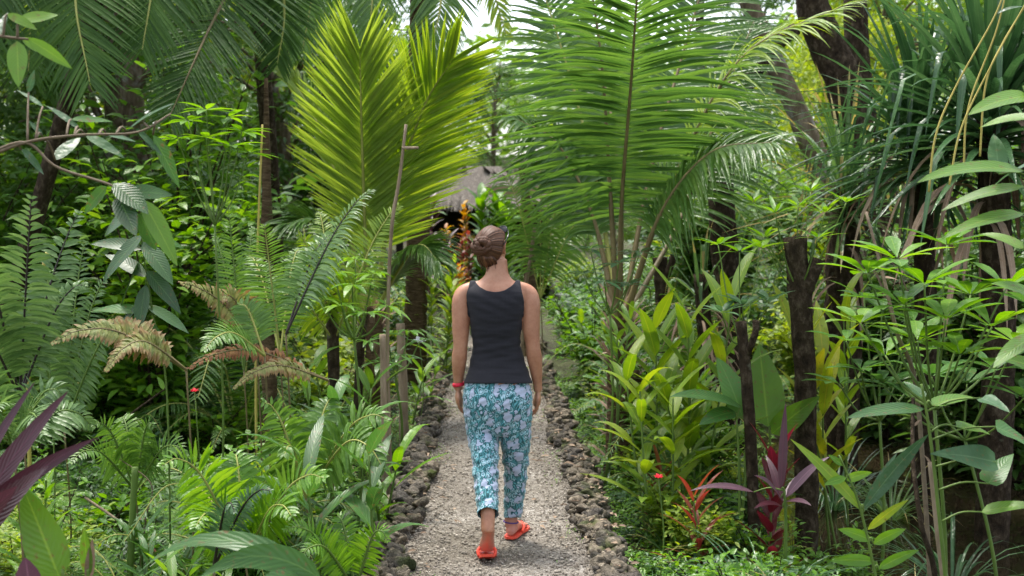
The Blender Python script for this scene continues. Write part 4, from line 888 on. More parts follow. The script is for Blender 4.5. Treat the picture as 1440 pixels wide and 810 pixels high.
# ------------------------------------------------------------------ hut
def hut():
    Y = 24.0; c = P(668, 300, Y); x0 = c[0]; g = float(hgt(x0, Y))
    t = thing('thatched_hut', 'small thatched hut at the end of the path, mostly hidden by fronds', 'hut', (x0, Y, g))
    w = 1.3; eave = 1.92; ridge = 2.45
    mb = MB()
    # thatch: overlapping straw tiers on four slopes
    for sx, sy in ((0, -1), (0, 1), (1, 0), (-1, 0)):
        nrm = np.array([sx, sy, .8]); al = np.array([-sy, sx, 0.])
        for row in range(9):
            f = row / 8; z = eave + (ridge - eave) * f; hw = w * (1.12 - f * .75); out = w * (1.12 - f * 1.0)
            K = 70; tx = u(-1, 1, K) * hw
            b = np.stack([x0 + al[0] * tx + sx * out, Y + al[1] * tx + sy * out, np.full(K, z + .06)], 1)
            d = np.array([sx * .8, sy * .8, -.75]) + rng.normal(0, .08, (K, 3))
            strips(mb, b, d, np.broadcast_to(nrm, (K, 3)), .42, .09, 'strap', .2, .1, 3, mat='thatch')
    V = [];
    for sx, sy in ((-1, -1), (1, -1), (1, 1), (-1, 1)): V.append([x0 + sx * w * 1.05, Y + sy * w * 1.05, eave])
    V += [[x0 - .5, Y, ridge], [x0 + .5, Y, ridge]]
    mb.add(V, quads=[[0, 1, 5, 4], [2, 3, 4, 5]], tris=[[1, 2, 5], [3, 0, 4]], mat='thatch')
    mb.build('roof', t)
    def bx(mb, a, b, mat):
        a = np.array(a); b = np.array(b); v = [[(a, b)[i][0], (a, b)[j][1], (a, b)[k][2]] for i in (0, 1) for j in (0, 1) for k in (0, 1)]
        mb.add(v, quads=[[0, 1, 3, 2], [4, 6, 7, 5], [0, 4, 5, 1], [2, 3, 7, 6], [0, 2, 6, 4], [1, 5, 7, 3]], mat=mat)
    for sx in (-1, 1):
        for sy in (-1, 1):
            mb = MB(); bx(mb, (x0 + sx * w - .06, Y + sy * w - .06, g - .1), (x0 + sx * w + .06, Y + sy * w + .06, eave), 'dark_wood'); mb.build('post', t, smooth=False)
    mb = MB(); bx(mb, (x0 + .25, Y - w - .12, eave - .02), (x0 + w + .1, Y - w - .065, eave + .2), 'plank'); mb.build('beam', t, smooth=False)
    mb = MB(); bx(mb, (x0 - w, Y + w * .3, g), (x0 + w, Y + w * .3 + .08, eave - .02), 'dark_wood'); mb.build('wall', t, smooth=False)  # dark panel whose colour stands in for the shade inside the hut
hut()
# ------------------------------------------------------------------ copies: prototypes built at the origin
def proto(name, cat, loc=(0, 0, 0)):
    return thing(name, None, cat, loc)

def shrub_proto(name, h, r, nl, lf, wf, mat, smat='bark_dark', prof='ovate', nst=9, cat='shrub', droop=.6, nseg=3, topheavy=.6, trunk_h=0.0):
    t = proto(name, cat); st = MB(); lv = MB()
    ends = []
    for k in range(nst):
        a = u(0, 6.28); rr = r * math.sqrt(u(0, 1)) * .85; hh = h * u(.55, 1.0)
        e = np.array([math.cos(a) * rr, math.sin(a) * rr, hh * u(.5, 1)])
        C = curve([[0, 0, -.05], [e[0] * .25, e[1] * .25, max(hh * .45, trunk_h)], e], 12); tube(st, C, [.006 * (1 + h * .5), .003], 5, smat, cap=False); ends.append(C)
    K = nl; ci = rng.integers(0, nst, K); x = .06 + .94 * u(0, 1, K) ** (topheavy if h < 2 else .95)
    C = np.array(ends)[ci]; ii = x * 11; i0 = np.minimum(ii.astype(int), 10); fr_ = (ii - i0)[:, None]
    pos = C[np.arange(K), i0] * (1 - fr_) + C[np.arange(K), i0 + 1] * fr_
    a = u(0, 6.28, K); sp = r * .33 * u(0, 1, K)[:, None]
    dd = np.stack([np.cos(a), np.sin(a), u(-.2, .9, K)], 1)
    pos = pos + nz(dd) * sp
    strips(lv, pos, dd, np.array([0, 0, 1.]) + rng.normal(0, .3, (K, 3)), lf * u(.6, 1.2, K), wf * u(.7, 1.15, K), prof, droop * u(.4, 1.5, K), .25, nseg, mat=mat)
    st.build('stem', t); lv.build('foliage', t); return t

def fern_proto(name, n, L, pl, mat, wid=.018, nl=30, rmat='rachis', up=1.1, cat='fern', droop=.5, env='fern', prof='lance', rr=.005):
    t = proto(name, cat)
    for k in range(n):
        a = k * 2.4 + u(-.2, .2); l = L * u(.75, 1.1); el = u(.5, 1.3) * up
        c, s = math.cos(a), math.sin(a)
        pts = [[0, 0, 0], [c * l * .3, s * l * .3, l * .45 * el], [c * l * .65, s * l * .65, l * .6 * el], [c * l, s * l, l * .42 * el]]
        mb = MB(); frond(mb, pts, nl=nl, plen=pl, wid=wid, n0=(0, 0, 1), a0=75, a1=45, droop=droop, start=.15, mat=mat, rmat=rmat, rr=rr, prof=prof, fold=.2, nseg=3, lift=.05, env=env)
        mb.build('frond', t)
    return t

def cane_proto(name, nst, h, nl, lf, wf, mat, cat='plant', prof='lance', up=.9, droop=.7, lo=.2, spread=.18):
    t = proto(name, cat); st = MB(); lv = MB()
    for k in range(nst):
        a = u(0, 6.28); o = np.array([math.cos(a), math.sin(a), 0]) * spread * u(0, 1); hh = h * u(.65, 1.1)
        e = o * 2.2 + [0, 0, hh]; C = curve([o - [0, 0, .03], o * 1.3 + [0, 0, hh * .5], e], 12); tube(st, C, [.010, .006], 5, 'stem_green', cap=False)
        x = np.linspace(lo, 1, nl); pos = np.stack([np.interp(x, np.linspace(0, 1, 12), C[:, j]) for j in range(3)], 1)
        an = np.arange(nl) * 2.4 + u(0, 6); d = np.stack([np.cos(an), np.sin(an), up * (.4 + x)], 1)
        strips(lv, pos, d, np.array([0, 0, 1.]) + 0 * d, lf * u(.7, 1.15, nl), wf * u(.8, 1.1, nl), prof, droop * u(.5, 1.4, nl), .25, 6, mat=mat, wave=.02)
    st.build('stem', t); lv.build('foliage', t); return t

PR = {}
PR['weed'] = [shrub_proto('leafy_weed', .42, .34, 330, .07, .032, 'green'), shrub_proto('leafy_weed', .5, .34, 300, .085, .035, 'bright'), shrub_proto('leafy_weed', .4, .38, 300, .075, .035, 'bluish')]
PR['bush'] = [shrub_proto('leafy_shrub', 1.3, .6, 800, .12, .05, 'green', nst=14), shrub_proto('leafy_shrub', 1.4, .6, 700, .14, .055, 'bright', nst=14), shrub_proto('leafy_shrub', 1.5, .65, 700, .15, .05, 'dark', nst=14, prof='lance'), shrub_proto('leafy_shrub', 1.2, .6, 750, .11, .05, 'far_lime', nst=14)]
PR['tall'] = [shrub_proto('tall_shrub', 3.2, 1.05, 2300, .15, .06, 'green', nst=18), shrub_proto('tall_shrub', 3.3, 1.05, 2100, .17, .06, 'far_dark', nst=18, prof='lance'), shrub_proto('tall_shrub', 3.0, 1.1, 1800, .15, .065, 'bright', nst=18), shrub_proto('tall_shrub', 3.0, 1.1, 1800, .14, .055, 'far_lime', nst=18)]
PR['fern'] = [fern_proto('fern', 11, .65, .13, 'fern'), fern_proto('fern', 10, .75, .15, 'fern_grey'), fern_proto('fern', 12, .6, .12, 'bright'), fern_proto('fern', 9, .8, .16, 'green', wid=.024)]
PR['cane'] = [cane_proto('ginger', 4, .7, 9, .34, .065, 'big_mid'), cane_proto('ginger', 4, .8, 9, .34, .07, 'big_green'), cane_proto('cordyline', 3, .9, 16, .3, .045, 'bright', lo=.4), cane_proto('ginger', 4, .75, 9, .3, .06, 'ginger')]
PR['palmlet'] = [fern_proto('small_palm', 9, 1.7, .42, 'palm', wid=.034, nl=34, up=1.5, cat='palm', env='palm', prof='leaflet', rr=.01, droop=.8), fern_proto('small_palm', 9, 1.5, .38, 'palm_dark', wid=.032, nl=32, up=1.4, cat='palm', env='palm', prof='leaflet', rr=.01, droop=.6)]
PR['grass'] = [tuft(None, 0, 0, 46, .45, .012, 'grass', proto=True), tuft(None, 0, 0, 40, .5, .014, 'pandan', proto=True)]
USED = {}
def place(kind, i, x, y, rot, sc, label, group, z=None):
    pr = PR[kind][i % len(PR[kind])]
    if id(pr) in USED: o = copy_tree(pr)
    else: o = pr; USED[id(pr)] = 1
    o.location = (x, y, float(hgt(x, y)) - .02 if z is None else z); o.rotation_euler = (u(-.06, .06), u(-.06, .06), rot)
    o.scale = (sc, sc, sc * u(.85, 1.15)); tag(o, label, None, group)
    return o

KW = {'weed': ('leafy weed', ['green', 'bright green', 'blue green']), 'bush': ('leafy shrub', ['mid green', 'bright green', 'dark narrow leaved', 'yellow green']),
      'tall': ('tall shrub', ['mid green', 'dark narrow leaved', 'bright green', 'yellow green']), 'fern': ('fern clump', ['fresh green', 'grey green', 'bright green', 'broad leaved']),
      'cane': ('clump of canes', ['dark leaved ginger', 'bright leaved ginger', 'slim leaved cordyline', 'yellow green ginger']), 'palmlet': ('small palm', ['light green', 'dark green']), 'grass': ('grass tuft', ['pale green', 'blue green'])}

def zone(x, y):
    side = 'left' if x < xc(y) else 'right'; d = abs(x - xc(y))
    near = 'beside the stone edging' if d < 1.35 else ('a few steps' if d < 2.8 else 'deep in the thicket')
    dist = 'in the foreground' if y < 7.5 else ('level with the woman' if y < 9.5 else ('past the woman' if y < 14 else 'far along the path'))
    return side, near, dist

def in_water(x, y):
    return (1.55 < x < 7.6 and 2.2 < y < 12.4) or (-4.3 < x < -1.65 and 6.6 < y < 11.0)

def scatter(kind, n, xr, yr, smin, smax, side=0, avoid=True, seed=1, idx=None, mind=.35):
    r2 = random.Random(seed); pts = []; tries = 0
    while len(pts) < n and tries < n * 60:
        tries += 1
        y = r2.uniform(*yr); s = side or r2.choice((-1, 1)); d = r2.uniform(*xr); x = xc(y) + s * d
        if avoid and in_water(x, y): continue
        if abs(x) > 0.43 * y + 1.3: continue
        if any((x - a) ** 2 + (y - b) ** 2 < mind ** 2 for a, b in pts): continue
        pts.append((x, y))
        i = r2.randrange(len(PR[kind])) if idx is None else r2.choice(idx)
        sd, nr, ds = zone(x, y); kw, cols = KW[kind]
        nr2 = nr if nr != 'a few steps' else 'off the edging'
        place(kind, i, x, y, r2.uniform(0, 6.28), r2.uniform(smin, smax), f'{cols[i]} {kw} {nr2}, {sd} bank, {ds}', f'{kw}s on the {sd} of the path')

scatter('weed', 34, (.95, 2.0), (5.3, 12), .5, .9, side=1, seed=3, mind=.3)
scatter('weed', 26, (.98, 1.7), (5.3, 12), .45, .8, side=-1, seed=4, mind=.3)
scatter('weed', 34, (.76, .98), (5.4, 14), .32, .6, seed=41, mind=.25)
scatter('grass', 14, (.74, .9), (5.4, 13), .4, .7, seed=42)
scatter('weed', 34, (1.6, 4.5), (6.5, 13), .8, 1.5, side=-1, seed=5, mind=.45, avoid=False)
scatter('weed', 14, (1.1, 1.9), (5.2, 7.5), .6, .9, side=1, seed=6)
scatter('fern', 26, (1.2, 4.5), (6.6, 13), .8, 1.4, side=-1, seed=7, mind=.6)
scatter('fern', 14, (1.1, 4.5), (8, 15), .7, 1.3, side=1, seed=8, mind=.6)
scatter('fern', 16, (1.35, 3.2), (5.4, 8.5), .6, 1.0, side=-1, seed=27, mind=.4, avoid=False)
scatter('bush', 26, (1.3, 3.8), (6.2, 9.5), .38, .62, side=-1, seed=51, mind=.42, avoid=False)
scatter('bush', 10, (1.0, 2.2), (7, 12), .35, .55, side=1, seed=52, mind=.4, avoid=False)
scatter('cane', 9, (1.25, 2.2), (5.6, 9), .5, .8, side=-1, seed=28, mind=.4)
scatter('cane', 12, (1.0, 4.0), (7.0, 15), .7, 1.1, side=-1, seed=9, mind=.6)
scatter('cane', 14, (1.0, 4.0), (8.6, 16), .7, 1.1, side=1, seed=10, mind=.6)
scatter('bush', 22, (1.25, 5.5), (9.0, 18), .8, 1.3, side=-1, seed=11, mind=.8)
scatter('bush', 16, (1.3, 4.4), (7.2, 10.5), .5, .8, side=-1, seed=31, mind=.55, idx=[0, 1, 1, 3], avoid=True)
scatter('cane', 10, (1.2, 4.4), (7.5, 11), .8, 1.2, side=-1, seed=32, mind=.5)
scatter('bush', 12, (1.1, 5), (8.5, 11.5), .5, .8, side=1, seed=33, mind=.6, idx=[0, 1, 3])
scatter('bush', 24, (1.2, 6), (10, 19), .7, 1.2, side=1, seed=12, mind=.8)
scatter('tall', 26, (2.2, 9), (11, 24), .9, 1.5, side=-1, seed=13, mind=1.1, idx=[0, 1, 2, 0])
scatter('tall', 22, (2.6, 10), (14, 26), .8, 1.25, side=1, seed=14, mind=1.2)
scatter('palmlet', 7, (2.0, 6), (8.5, 15), .8, 1.1, side=-1, seed=15, mind=1.2)
scatter('palmlet', 4, (2.0, 6), (13, 18), .8, 1.1, side=1, seed=16, mind=1.2)
scatter('grass', 16, (.95, 2.2), (5.4, 12), .7, 1.1, seed=17)
scatter('bush', 12, (.95, 1.6), (13, 24), .6, 1.0, seed=18, mind=.8)
for i, (px, y, s, lab) in enumerate([(1360, 11, 1.15, 'dark tall shrub shading the back of the large pandanus'), (1440, 10.5, 1.1, 'dark tall shrub behind the right edge of the large pandanus'), (1250, 12.5, 1.1, 'dark tall shrub below the second pandanus crown')]):
    place('tall', 1, PX(px, y), y, i * 2.1, s, lab, 'dark shrubs behind the pandanus')  # dark-leaved shrubs added to supply the deep shadow behind the pandanus
# path closes behind the woman where it turns away
for i, (x, y, s) in enumerate([(-.2, 21.5, .9), (.5, 22.5, 1.0), (-.9, 22.2, 1), (1.1, 21.2, .9), (.2, 26, 1.1)]):
    place('bush', i, x, y, i * 1.3, s, ['shrub closing the far end of the path, left of centre', 'shrub closing the far end of the path, right of centre', 'shrub at the foot of the thatched hut', 'bright shrub right of the far path end', 'shrub directly behind the thatched hut'][i], 'shrubs at the far end of the path')

# ------------------------------------------------------------------ trees behind
def tree_proto(name, h, r, ncl, nper, lf, wf, mat, trunk_r=.16, low=.35, bark='bark'):
    t = proto(name, 'tree'); tr = MB(); lv = MB(); lm = MB()
    C = curve([[0, 0, -.2], [u(-.2, .2), u(-.2, .2), h * .35], [u(-.5, .5), u(-.5, .5), h * .65], [u(-.4, .4), u(-.4, .4), h * .93]], 24)
    tube(tr, C, [trunk_r, trunk_r * .7, trunk_r * .25], 9, bark, rough=.1); cl = []
    for k in range(ncl):
        f = u(low, 1.0); i = int(f * 23); a = u(0, 6.28); rr = r * math.sin(math.pi * (0.18 + .74 * (f - low) / (1 - low))) * u(.35, 1.0)
        e = C[i] + np.array([math.cos(a) * rr, math.sin(a) * rr, u(-.1, .5) * rr * .6])
        if k % 2 == 0: tube(tr, curve([C[max(i - 2, 0)], (C[i] + e) / 2 + [0, 0, .15], e], 7), [trunk_r * .28, .012], 5, bark, cap=False)
        cl.append((e, r * u(.12, .30)))
    ce = np.array([c[0] for c in cl]); cr = np.array([c[1] for c in cl]); K = ncl * nper; ci = np.repeat(np.arange(ncl), nper)
    v = nz(rng.normal(size=(K, 3))) * (u(0, 1, K) ** .45)[:, None]; v[:, 2] *= .6
    pos = ce[ci] + v * cr[ci][:, None]
    dd = nz(v + rng.normal(0, .7, (K, 3))); dd[:, 2] -= .1
    vb = np.clip(u(0, .55, ncl)[ci] + u(-.15, .3, K), 0, 1)
    strips(lv, pos, dd, np.array([0, 0, 1.]) + rng.normal(0, .5, (K, 3)), lf * u(.6, 1.2, K), wf * u(.7, 1.1, K), 'ovate', .5, .25, 2, mat=mat, var=vb)
    tr.build('trunk', t); lv.build('crown', t); return t
PR['tree'] = [tree_proto('jungle_tree', 10, 3.0, 70, 120, .22, .10, 'far_dark', low=.15), tree_proto('jungle_tree', 9, 3.2, 75, 120, .22, .10, 'far', low=.12), tree_proto('jungle_tree', 8, 2.8, 70, 120, .2, .09, 'far_lime', low=.1), tree_proto('jungle_tree', 12, 2.6, 60, 110, .22, .10, 'far_dark', low=.3, trunk_r=.2)]
TN = ['dark green', 'mid green', 'yellow green', 'tall dark']
tl = []
spots = [(-7.5, 14, 0, 1), (-5.2, 17, 0, .95), (-3.9, 21, 0, .9), (-9.5, 18, 3, 1), (-7, 22, 2, 1), (-11.5, 23, 0, 1.1), (-4.8, 26, 1, 1), (-3.4, 30, 3, .6), (-8.5, 28, 1, 1.1), (-13, 30, 3, 1.1), (-6.2, 12.5, 3, .8), (-4.4, 14.5, 3, .75),  # near left trees get darker leaf colour to stand in for dense shade
         (8.2, 17, 0, .9), (5.5, 22, 2, .62), (9.5, 21, 1, 1), (7.2, 26, 2, .85), (11.5, 25, 3, 1.0), (4.2, 27, 2, .4), (2.6, 33, 1, .5), (13, 30, 0, 1.1), (8, 33, 1, 1.0), (2.2, 38, 0, .5), (-2.6, 42, 1, .5), (5.9, 40, 3, .5), (-5, 38, 0, .9), (-11, 36, 1, 1.1), (12, 38, 0, 1.1), (17, 34, 1, 1.2), (-17, 34, 0, 1.2), (7.0, 12.5, 0, .6), (-.6, 50, 3, .6), (-3, 52, 0, .9), (5, 52, 1, .5), (10, 50, 3, 1), (-9, 50, 3, 1)]
for k, (x, y, i, s) in enumerate(spots):
    sd = 'left' if x < -1 else ('right' if x > 1.5 else 'centre'); dp = 'nearest row' if y < 19 else ('second row' if y < 29 else ('third row' if y < 43 else 'farthest row'))
    place('tree', i, x, y, k * 1.7, s, f'{TN[i]} leafy tree in the {dp} of the jungle, {sd} of the photo', 'jungle trees closing off the background')

# ------------------------------------------------------------------ ground cover
def cover():
    mb = MB()
    def lay(K, xr, yr, lf, mat, side=0, h0=.02, h1=.14):
        y = u(*yr, K); s = np.sign(u(-1, 1, K)) if side == 0 else side; d = u(*xr, K); x = xc(y) + s * d
        keep = np.array([not in_water(a, b) for a, b in zip(x, y)]) & (np.abs(x) < .43 * y + 1.2) & (fnoise(x * 1.5, y * 1.5, 1.3) > -.55)
        x, y = x[keep], y[keep]; K = len(x); a = u(0, 6.28, K)
        z = hgt(x, y) + u(h0, h1, K) * np.clip((np.abs(x - xc(y)) - .62) * 3 + .1, .1, 1)
        strips(mb, np.stack([x, y, z], 1), np.stack([np.cos(a), np.sin(a), u(0, 1., K)], 1), np.array([0, 0, 1.]) + rng.normal(0, .2, (K, 3)), lf * u(.5, 1.3, K), lf * .42 * u(.7, 1.2, K), 'ovate', .6, .2, 2, mat=mat)
    lay(9000, (.66, .95), (4.8, 15), .04, 'bright', h0=.05, h1=.12); lay(26000, (.80, 2.4), (4.8, 11), .05, 'bright'); lay(22000, (.85, 3.4), (5, 13), .065, 'green'); lay(16000, (1.0, 6), (8, 18), .09, 'far_lime', h1=.2); lay(9000, (1.0, 5), (6, 14), .09, 'big_mid', h1=.2)
    lay(14000, (1.2, 11), (14, 30), .14, 'far', h1=.4)
    lay(1400, (.8, 3.5), (5, 12), .10, 'dead', h0=.0, h1=.05)
    o = mb.build('ground_cover'); tag(o, 'low leafy ground cover carpeting both banks', 'ground cover', None, 'stuff')
cover()
def far_woods():
    mb = MB(); K = 42000; x = u(-60, 60, K); y = u(52, 95, K)
    top = hgt(x, y) + 5.5 + 2.5 * fnoise(x * .25, y * .2) + np.abs(x - 1) * .10
    z = hgt(x, y) + (top - hgt(x, y)) * u(0, 1, K) ** .45
    a = u(0, 6.28, K); strips(mb, np.stack([x, y, z], 1), np.stack([np.cos(a), np.sin(a), u(-.5, .8, K)], 1), np.array([0, 0, 1.]) + rng.normal(0, .5, (K, 3)), .75, .36, 'ovate', .4, .2, 2, mat='far', var=np.clip(.35 + .3 * fnoise(x * .5, y * .5 + z) + u(-.2, .2, K), 0, 1))
    o = mb.build('far_woods'); tag(o, 'far wooded slope seen through gaps in the fronds', 'woods', None, 'stuff')
far_woods()
for k_, lst in PR.items():
    for pr in lst:
        if id(pr) not in USED:
            for c_ in list(pr.children): bpy.data.objects.remove(c_)
            bpy.data.objects.remove(pr)
# ------------------------------------------------------------------ the woman
YB = 6.60

def skin_mat():
    m, nt, out = newmat('skin'); L = nt.links
    tc = N(nt, 'ShaderNodeTexCoord'); n = N(nt, 'ShaderNodeTexNoise', i_Scale=11.0, i_Detail=9.0, i_Roughness=.7); L.new(tc.outputs['Object'], n.inputs['Vector'])
    c = ramp(nt, n.outputs['Fac'], [(.28, (.27, .105, .055)), (.5, (.385, .18, .105)), (.72, (.48, .25, .155))])
    # soles are pinker: chosen by height of the skin
    sx = N(nt, 'ShaderNodeSeparateXYZ'); L.new(tc.outputs['Object'], sx.inputs[0])
    r = ramp(nt, sx.outputs['Z'], [(.05, (1, 1, 1)), (.19, (0, 0, 0))])
    mx = N(nt, 'ShaderNodeMixRGB'); L.new(r.outputs[0], mx.inputs[0]); L.new(c.outputs[0], mx.inputs[1]); mx.inputs[2].default_value = (.50, .19, .135, 1)
    b = N(nt, 'ShaderNodeBsdfPrincipled', i_Roughness=.48)
    b.inputs['Subsurface Weight'].default_value = .12; b.inputs['Subsurface Radius'].default_value = (.9, .35, .2); b.inputs['Subsurface Scale'].default_value = .012
    L.new(mx.outputs[0], b.inputs['Base Color'])
    n2 = N(nt, 'ShaderNodeTexNoise', i_Scale=160.0, i_Detail=3.0); L.new(tc.outputs['Object'], n2.inputs['Vector'])
    bp = N(nt, 'ShaderNodeBump', i_Strength=.12, i_Distance=.002); L.new(n2.outputs['Fac'], bp.inputs['Height']); L.new(bp.outputs[0], b.inputs['Normal'])
    L.new(b.outputs[0], out.inputs[0])
skin_mat()

def cloth_mat():
    m, nt, out = newmat('cotton_black'); L = nt.links
    tc = N(nt, 'ShaderNodeTexCoord'); mp = N(nt, 'ShaderNodeMapping'); mp.inputs['Scale'].default_value = (.35, .5, 2.2); L.new(tc.outputs['Object'], mp.inputs[0])
    n = N(nt, 'ShaderNodeTexNoise', i_Scale=7.0, i_Detail=2.0, i_Distortion=.6); L.new(mp.outputs[0], n.inputs['Vector'])
    nf = N(nt, 'ShaderNodeTexNoise', i_Scale=300.0, i_Detail=2.0); L.new(tc.outputs['Object'], nf.inputs['Vector'])
    c = ramp(nt, nf.outputs['Fac'], [(.3, (.011, .011, .0145)), (.7, (.021, .021, .027))])
    b = N(nt, 'ShaderNodeBsdfPrincipled', i_Roughness=.85); b.inputs['Sheen Weight'].default_value = .06; b.inputs['Specular IOR Level'].default_value = .25
    L.new(c.outputs[0], b.inputs['Base Color'])
    bp = N(nt, 'ShaderNodeBump', i_Strength=.35, i_Distance=.02); L.new(n.outputs['Fac'], bp.inputs['Height'])
    L.new(bp.outputs[0], b.inputs['Normal']); L.new(b.outputs[0], out.inputs[0])
cloth_mat()

def pants_mat():
    m, nt, out = newmat('floral_cotton'); L = nt.links
    tc = N(nt, 'ShaderNodeTexCoord')
    mp = N(nt, 'ShaderNodeMapping'); mp.inputs['Scale'].default_value = (1, 1, .72); L.new(tc.outputs['Object'], mp.inputs[0])
    nd = N(nt, 'ShaderNodeTexNoise', i_Scale=16.0, i_Detail=1.0); L.new(mp.outputs[0], nd.inputs['Vector'])
    ad = N(nt, 'ShaderNodeMixRGB', blend_type='ADD'); ad.inputs[0].default_value = .045; L.new(mp.outputs[0], ad.inputs[1]); L.new(nd.outputs['Color'], ad.inputs[2])
    A = N(nt, 'ShaderNodeTexVoronoi', i_Scale=17.5, i_Randomness=.75); L.new(ad.outputs[0], A.inputs['Vector'])
    E = N(nt, 'ShaderNodeTexVoronoi', i_Scale=40.0, i_Randomness=1.0); L.new(ad.outputs[0], E.inputs['Vector'])
    W = N(nt, 'ShaderNodeTexWave', i_Scale=30.0, i_Distortion=14.0, i_Detail=1.0); W.inputs['Detail Scale'].default_value = 1.2; L.new(ad.outputs[0], W.inputs['Vector'])
    teal = (.006, .080, .092, 1); pale = (.36, .52, .60, 1); lilac = (.36, .41, .53, 1)
    # filler: teal ground with pale scrolls and blobs
    w1 = ramp(nt, W.outputs['Fac'], [(.60, (0, 0, 0)), (.70, (1, 1, 1))])
    f2 = N(nt, 'ShaderNodeMixRGB'); L.new(w1.outputs[0], f2.inputs[0]); f2.inputs[1].default_value = teal; f2.inputs[2].default_value = (.09, .31, .35, 1)
    e2 = ramp(nt, E.outputs['Distance'], [(.0, (1, 1, 1)), (.20, (1, 1, 1)), (.24, (0, 0, 0)), (.34, (0, 0, 0)), (.38, (.9, .9, .9)), (.46, (.9, .9, .9)), (.50, (0, 0, 0))])
    f3 = N(nt, 'ShaderNodeMixRGB'); L.new(e2.outputs[0], f3.inputs[0]); L.new(f2.outputs[0], f3.inputs[1]); f3.inputs[2].default_value = pale
    # medallions
    np_ = N(nt, 'ShaderNodeTexNoise', i_Scale=55.0, i_Detail=2.0); L.new(tc.outputs['Object'], np_.inputs['Vector'])
    pm = N(nt, 'ShaderNodeMath', operation='MULTIPLY_ADD'); L.new(np_.outputs['Fac'], pm.inputs[0]); pm.inputs[1].default_value = .75; L.new(A.outputs['Distance'], pm.inputs[2])
    ps = N(nt, 'ShaderNodeMath', operation='SUBTRACT'); L.new(pm.outputs[0], ps.inputs[0]); ps.inputs[1].default_value = .36
    md = ramp(nt, ps.outputs[0], [(.0, (1, 1, 1)), (.36, (1, 1, 1)), (.385, (0, 0, 0))])
    rim = ramp(nt, ps.outputs[0], [(.0, (1, 1, 1)), (.43, (1, 1, 1)), (.46, (0, 0, 0))])
    g = N(nt, 'ShaderNodeMixRGB'); L.new(rim.outputs[0], g.inputs[0]); L.new(f3.outputs[0], g.inputs[1]); g.inputs[2].default_value = teal
    g2 = N(nt, 'ShaderNodeMixRGB'); L.new(md.outputs[0], g2.inputs[0]); L.new(g.outputs[0], g2.inputs[1]); g2.inputs[2].default_value = lilac
    b = N(nt, 'ShaderNodeBsdfPrincipled', i_Roughness=.8); b.inputs['Sheen Weight'].default_value = .2
    L.new(g2.outputs[0], b.inputs['Base Color'])
    n = N(nt, 'ShaderNodeTexNoise', i_Scale=14.0, i_Detail=3.0, i_Distortion=.8); L.new(tc.outputs['Object'], n.inputs['Vector'])
    bp = N(nt, 'ShaderNodeBump', i_Strength=.4, i_Distance=.015); L.new(n.outputs['Fac'], bp.inputs['Height']); L.new(bp.outputs[0], b.inputs['Normal'])
    L.new(b.outputs[0], out.inputs[0])
pants_mat()

def simple(name, col, rough=.5, noise_amt=.2, scale=40, **kw):
    d = tuple(c * (1 - noise_amt) for c in col); e = tuple(min(1, c * (1 + noise_amt)) for c in col)
    return roughmat(name, [(.3, d), (.7, e)], scale=scale, rough=rough, bump=.15, dist=.003, **kw)
simple('coral_rubber', (.72, .085, .05), .5); simple('red_strap', (.6, .02, .05), .35); simple('purple_thread', (.10, .06, .22), .8); simple('black_plastic', (.012, .012, .014), .15)
simple('eye_white', (.75, .73, .70), .2); simple('lip', (.45, .13, .11), .4)

def hair_mat():
    m, nt, out = newmat('hair'); L = nt.links
    av = N(nt, 'ShaderNodeAttribute', attribute_name='ac'); tc = N(nt, 'ShaderNodeTexCoord')
    n = N(nt, 'ShaderNodeTexNoise', i_Scale=1.0, i_Detail=3.0); n.noise_dimensions = '1D'
    mu = N(nt, 'ShaderNodeMath', operation='MULTIPLY'); L.new(av.outputs['Fac'], mu.inputs[0]); mu.inputs[1].default_value = 95.0
    L.new(mu.outputs[0], n.inputs['W'])
    c = ramp(nt, n.outputs['Fac'], [(.28, (.024, .010, .005)), (.5, (.075, .032, .016)), (.72, (.17, .082, .042))])
    b = N(nt, 'ShaderNodeBsdfPrincipled', i_Roughness=.5); b.inputs['Specular IOR Level'].default_value = .3
    L.new(c.outputs[0], b.inputs['Base Color'])
    bp = N(nt, 'ShaderNodeBump', i_Strength=.45, i_Distance=.004); L.new(n.outputs['Fac'], bp.inputs['Height']); L.new(bp.outputs[0], b.inputs['Normal'])
    L.new(b.outputs[0], out.inputs[0])
hair_mat()

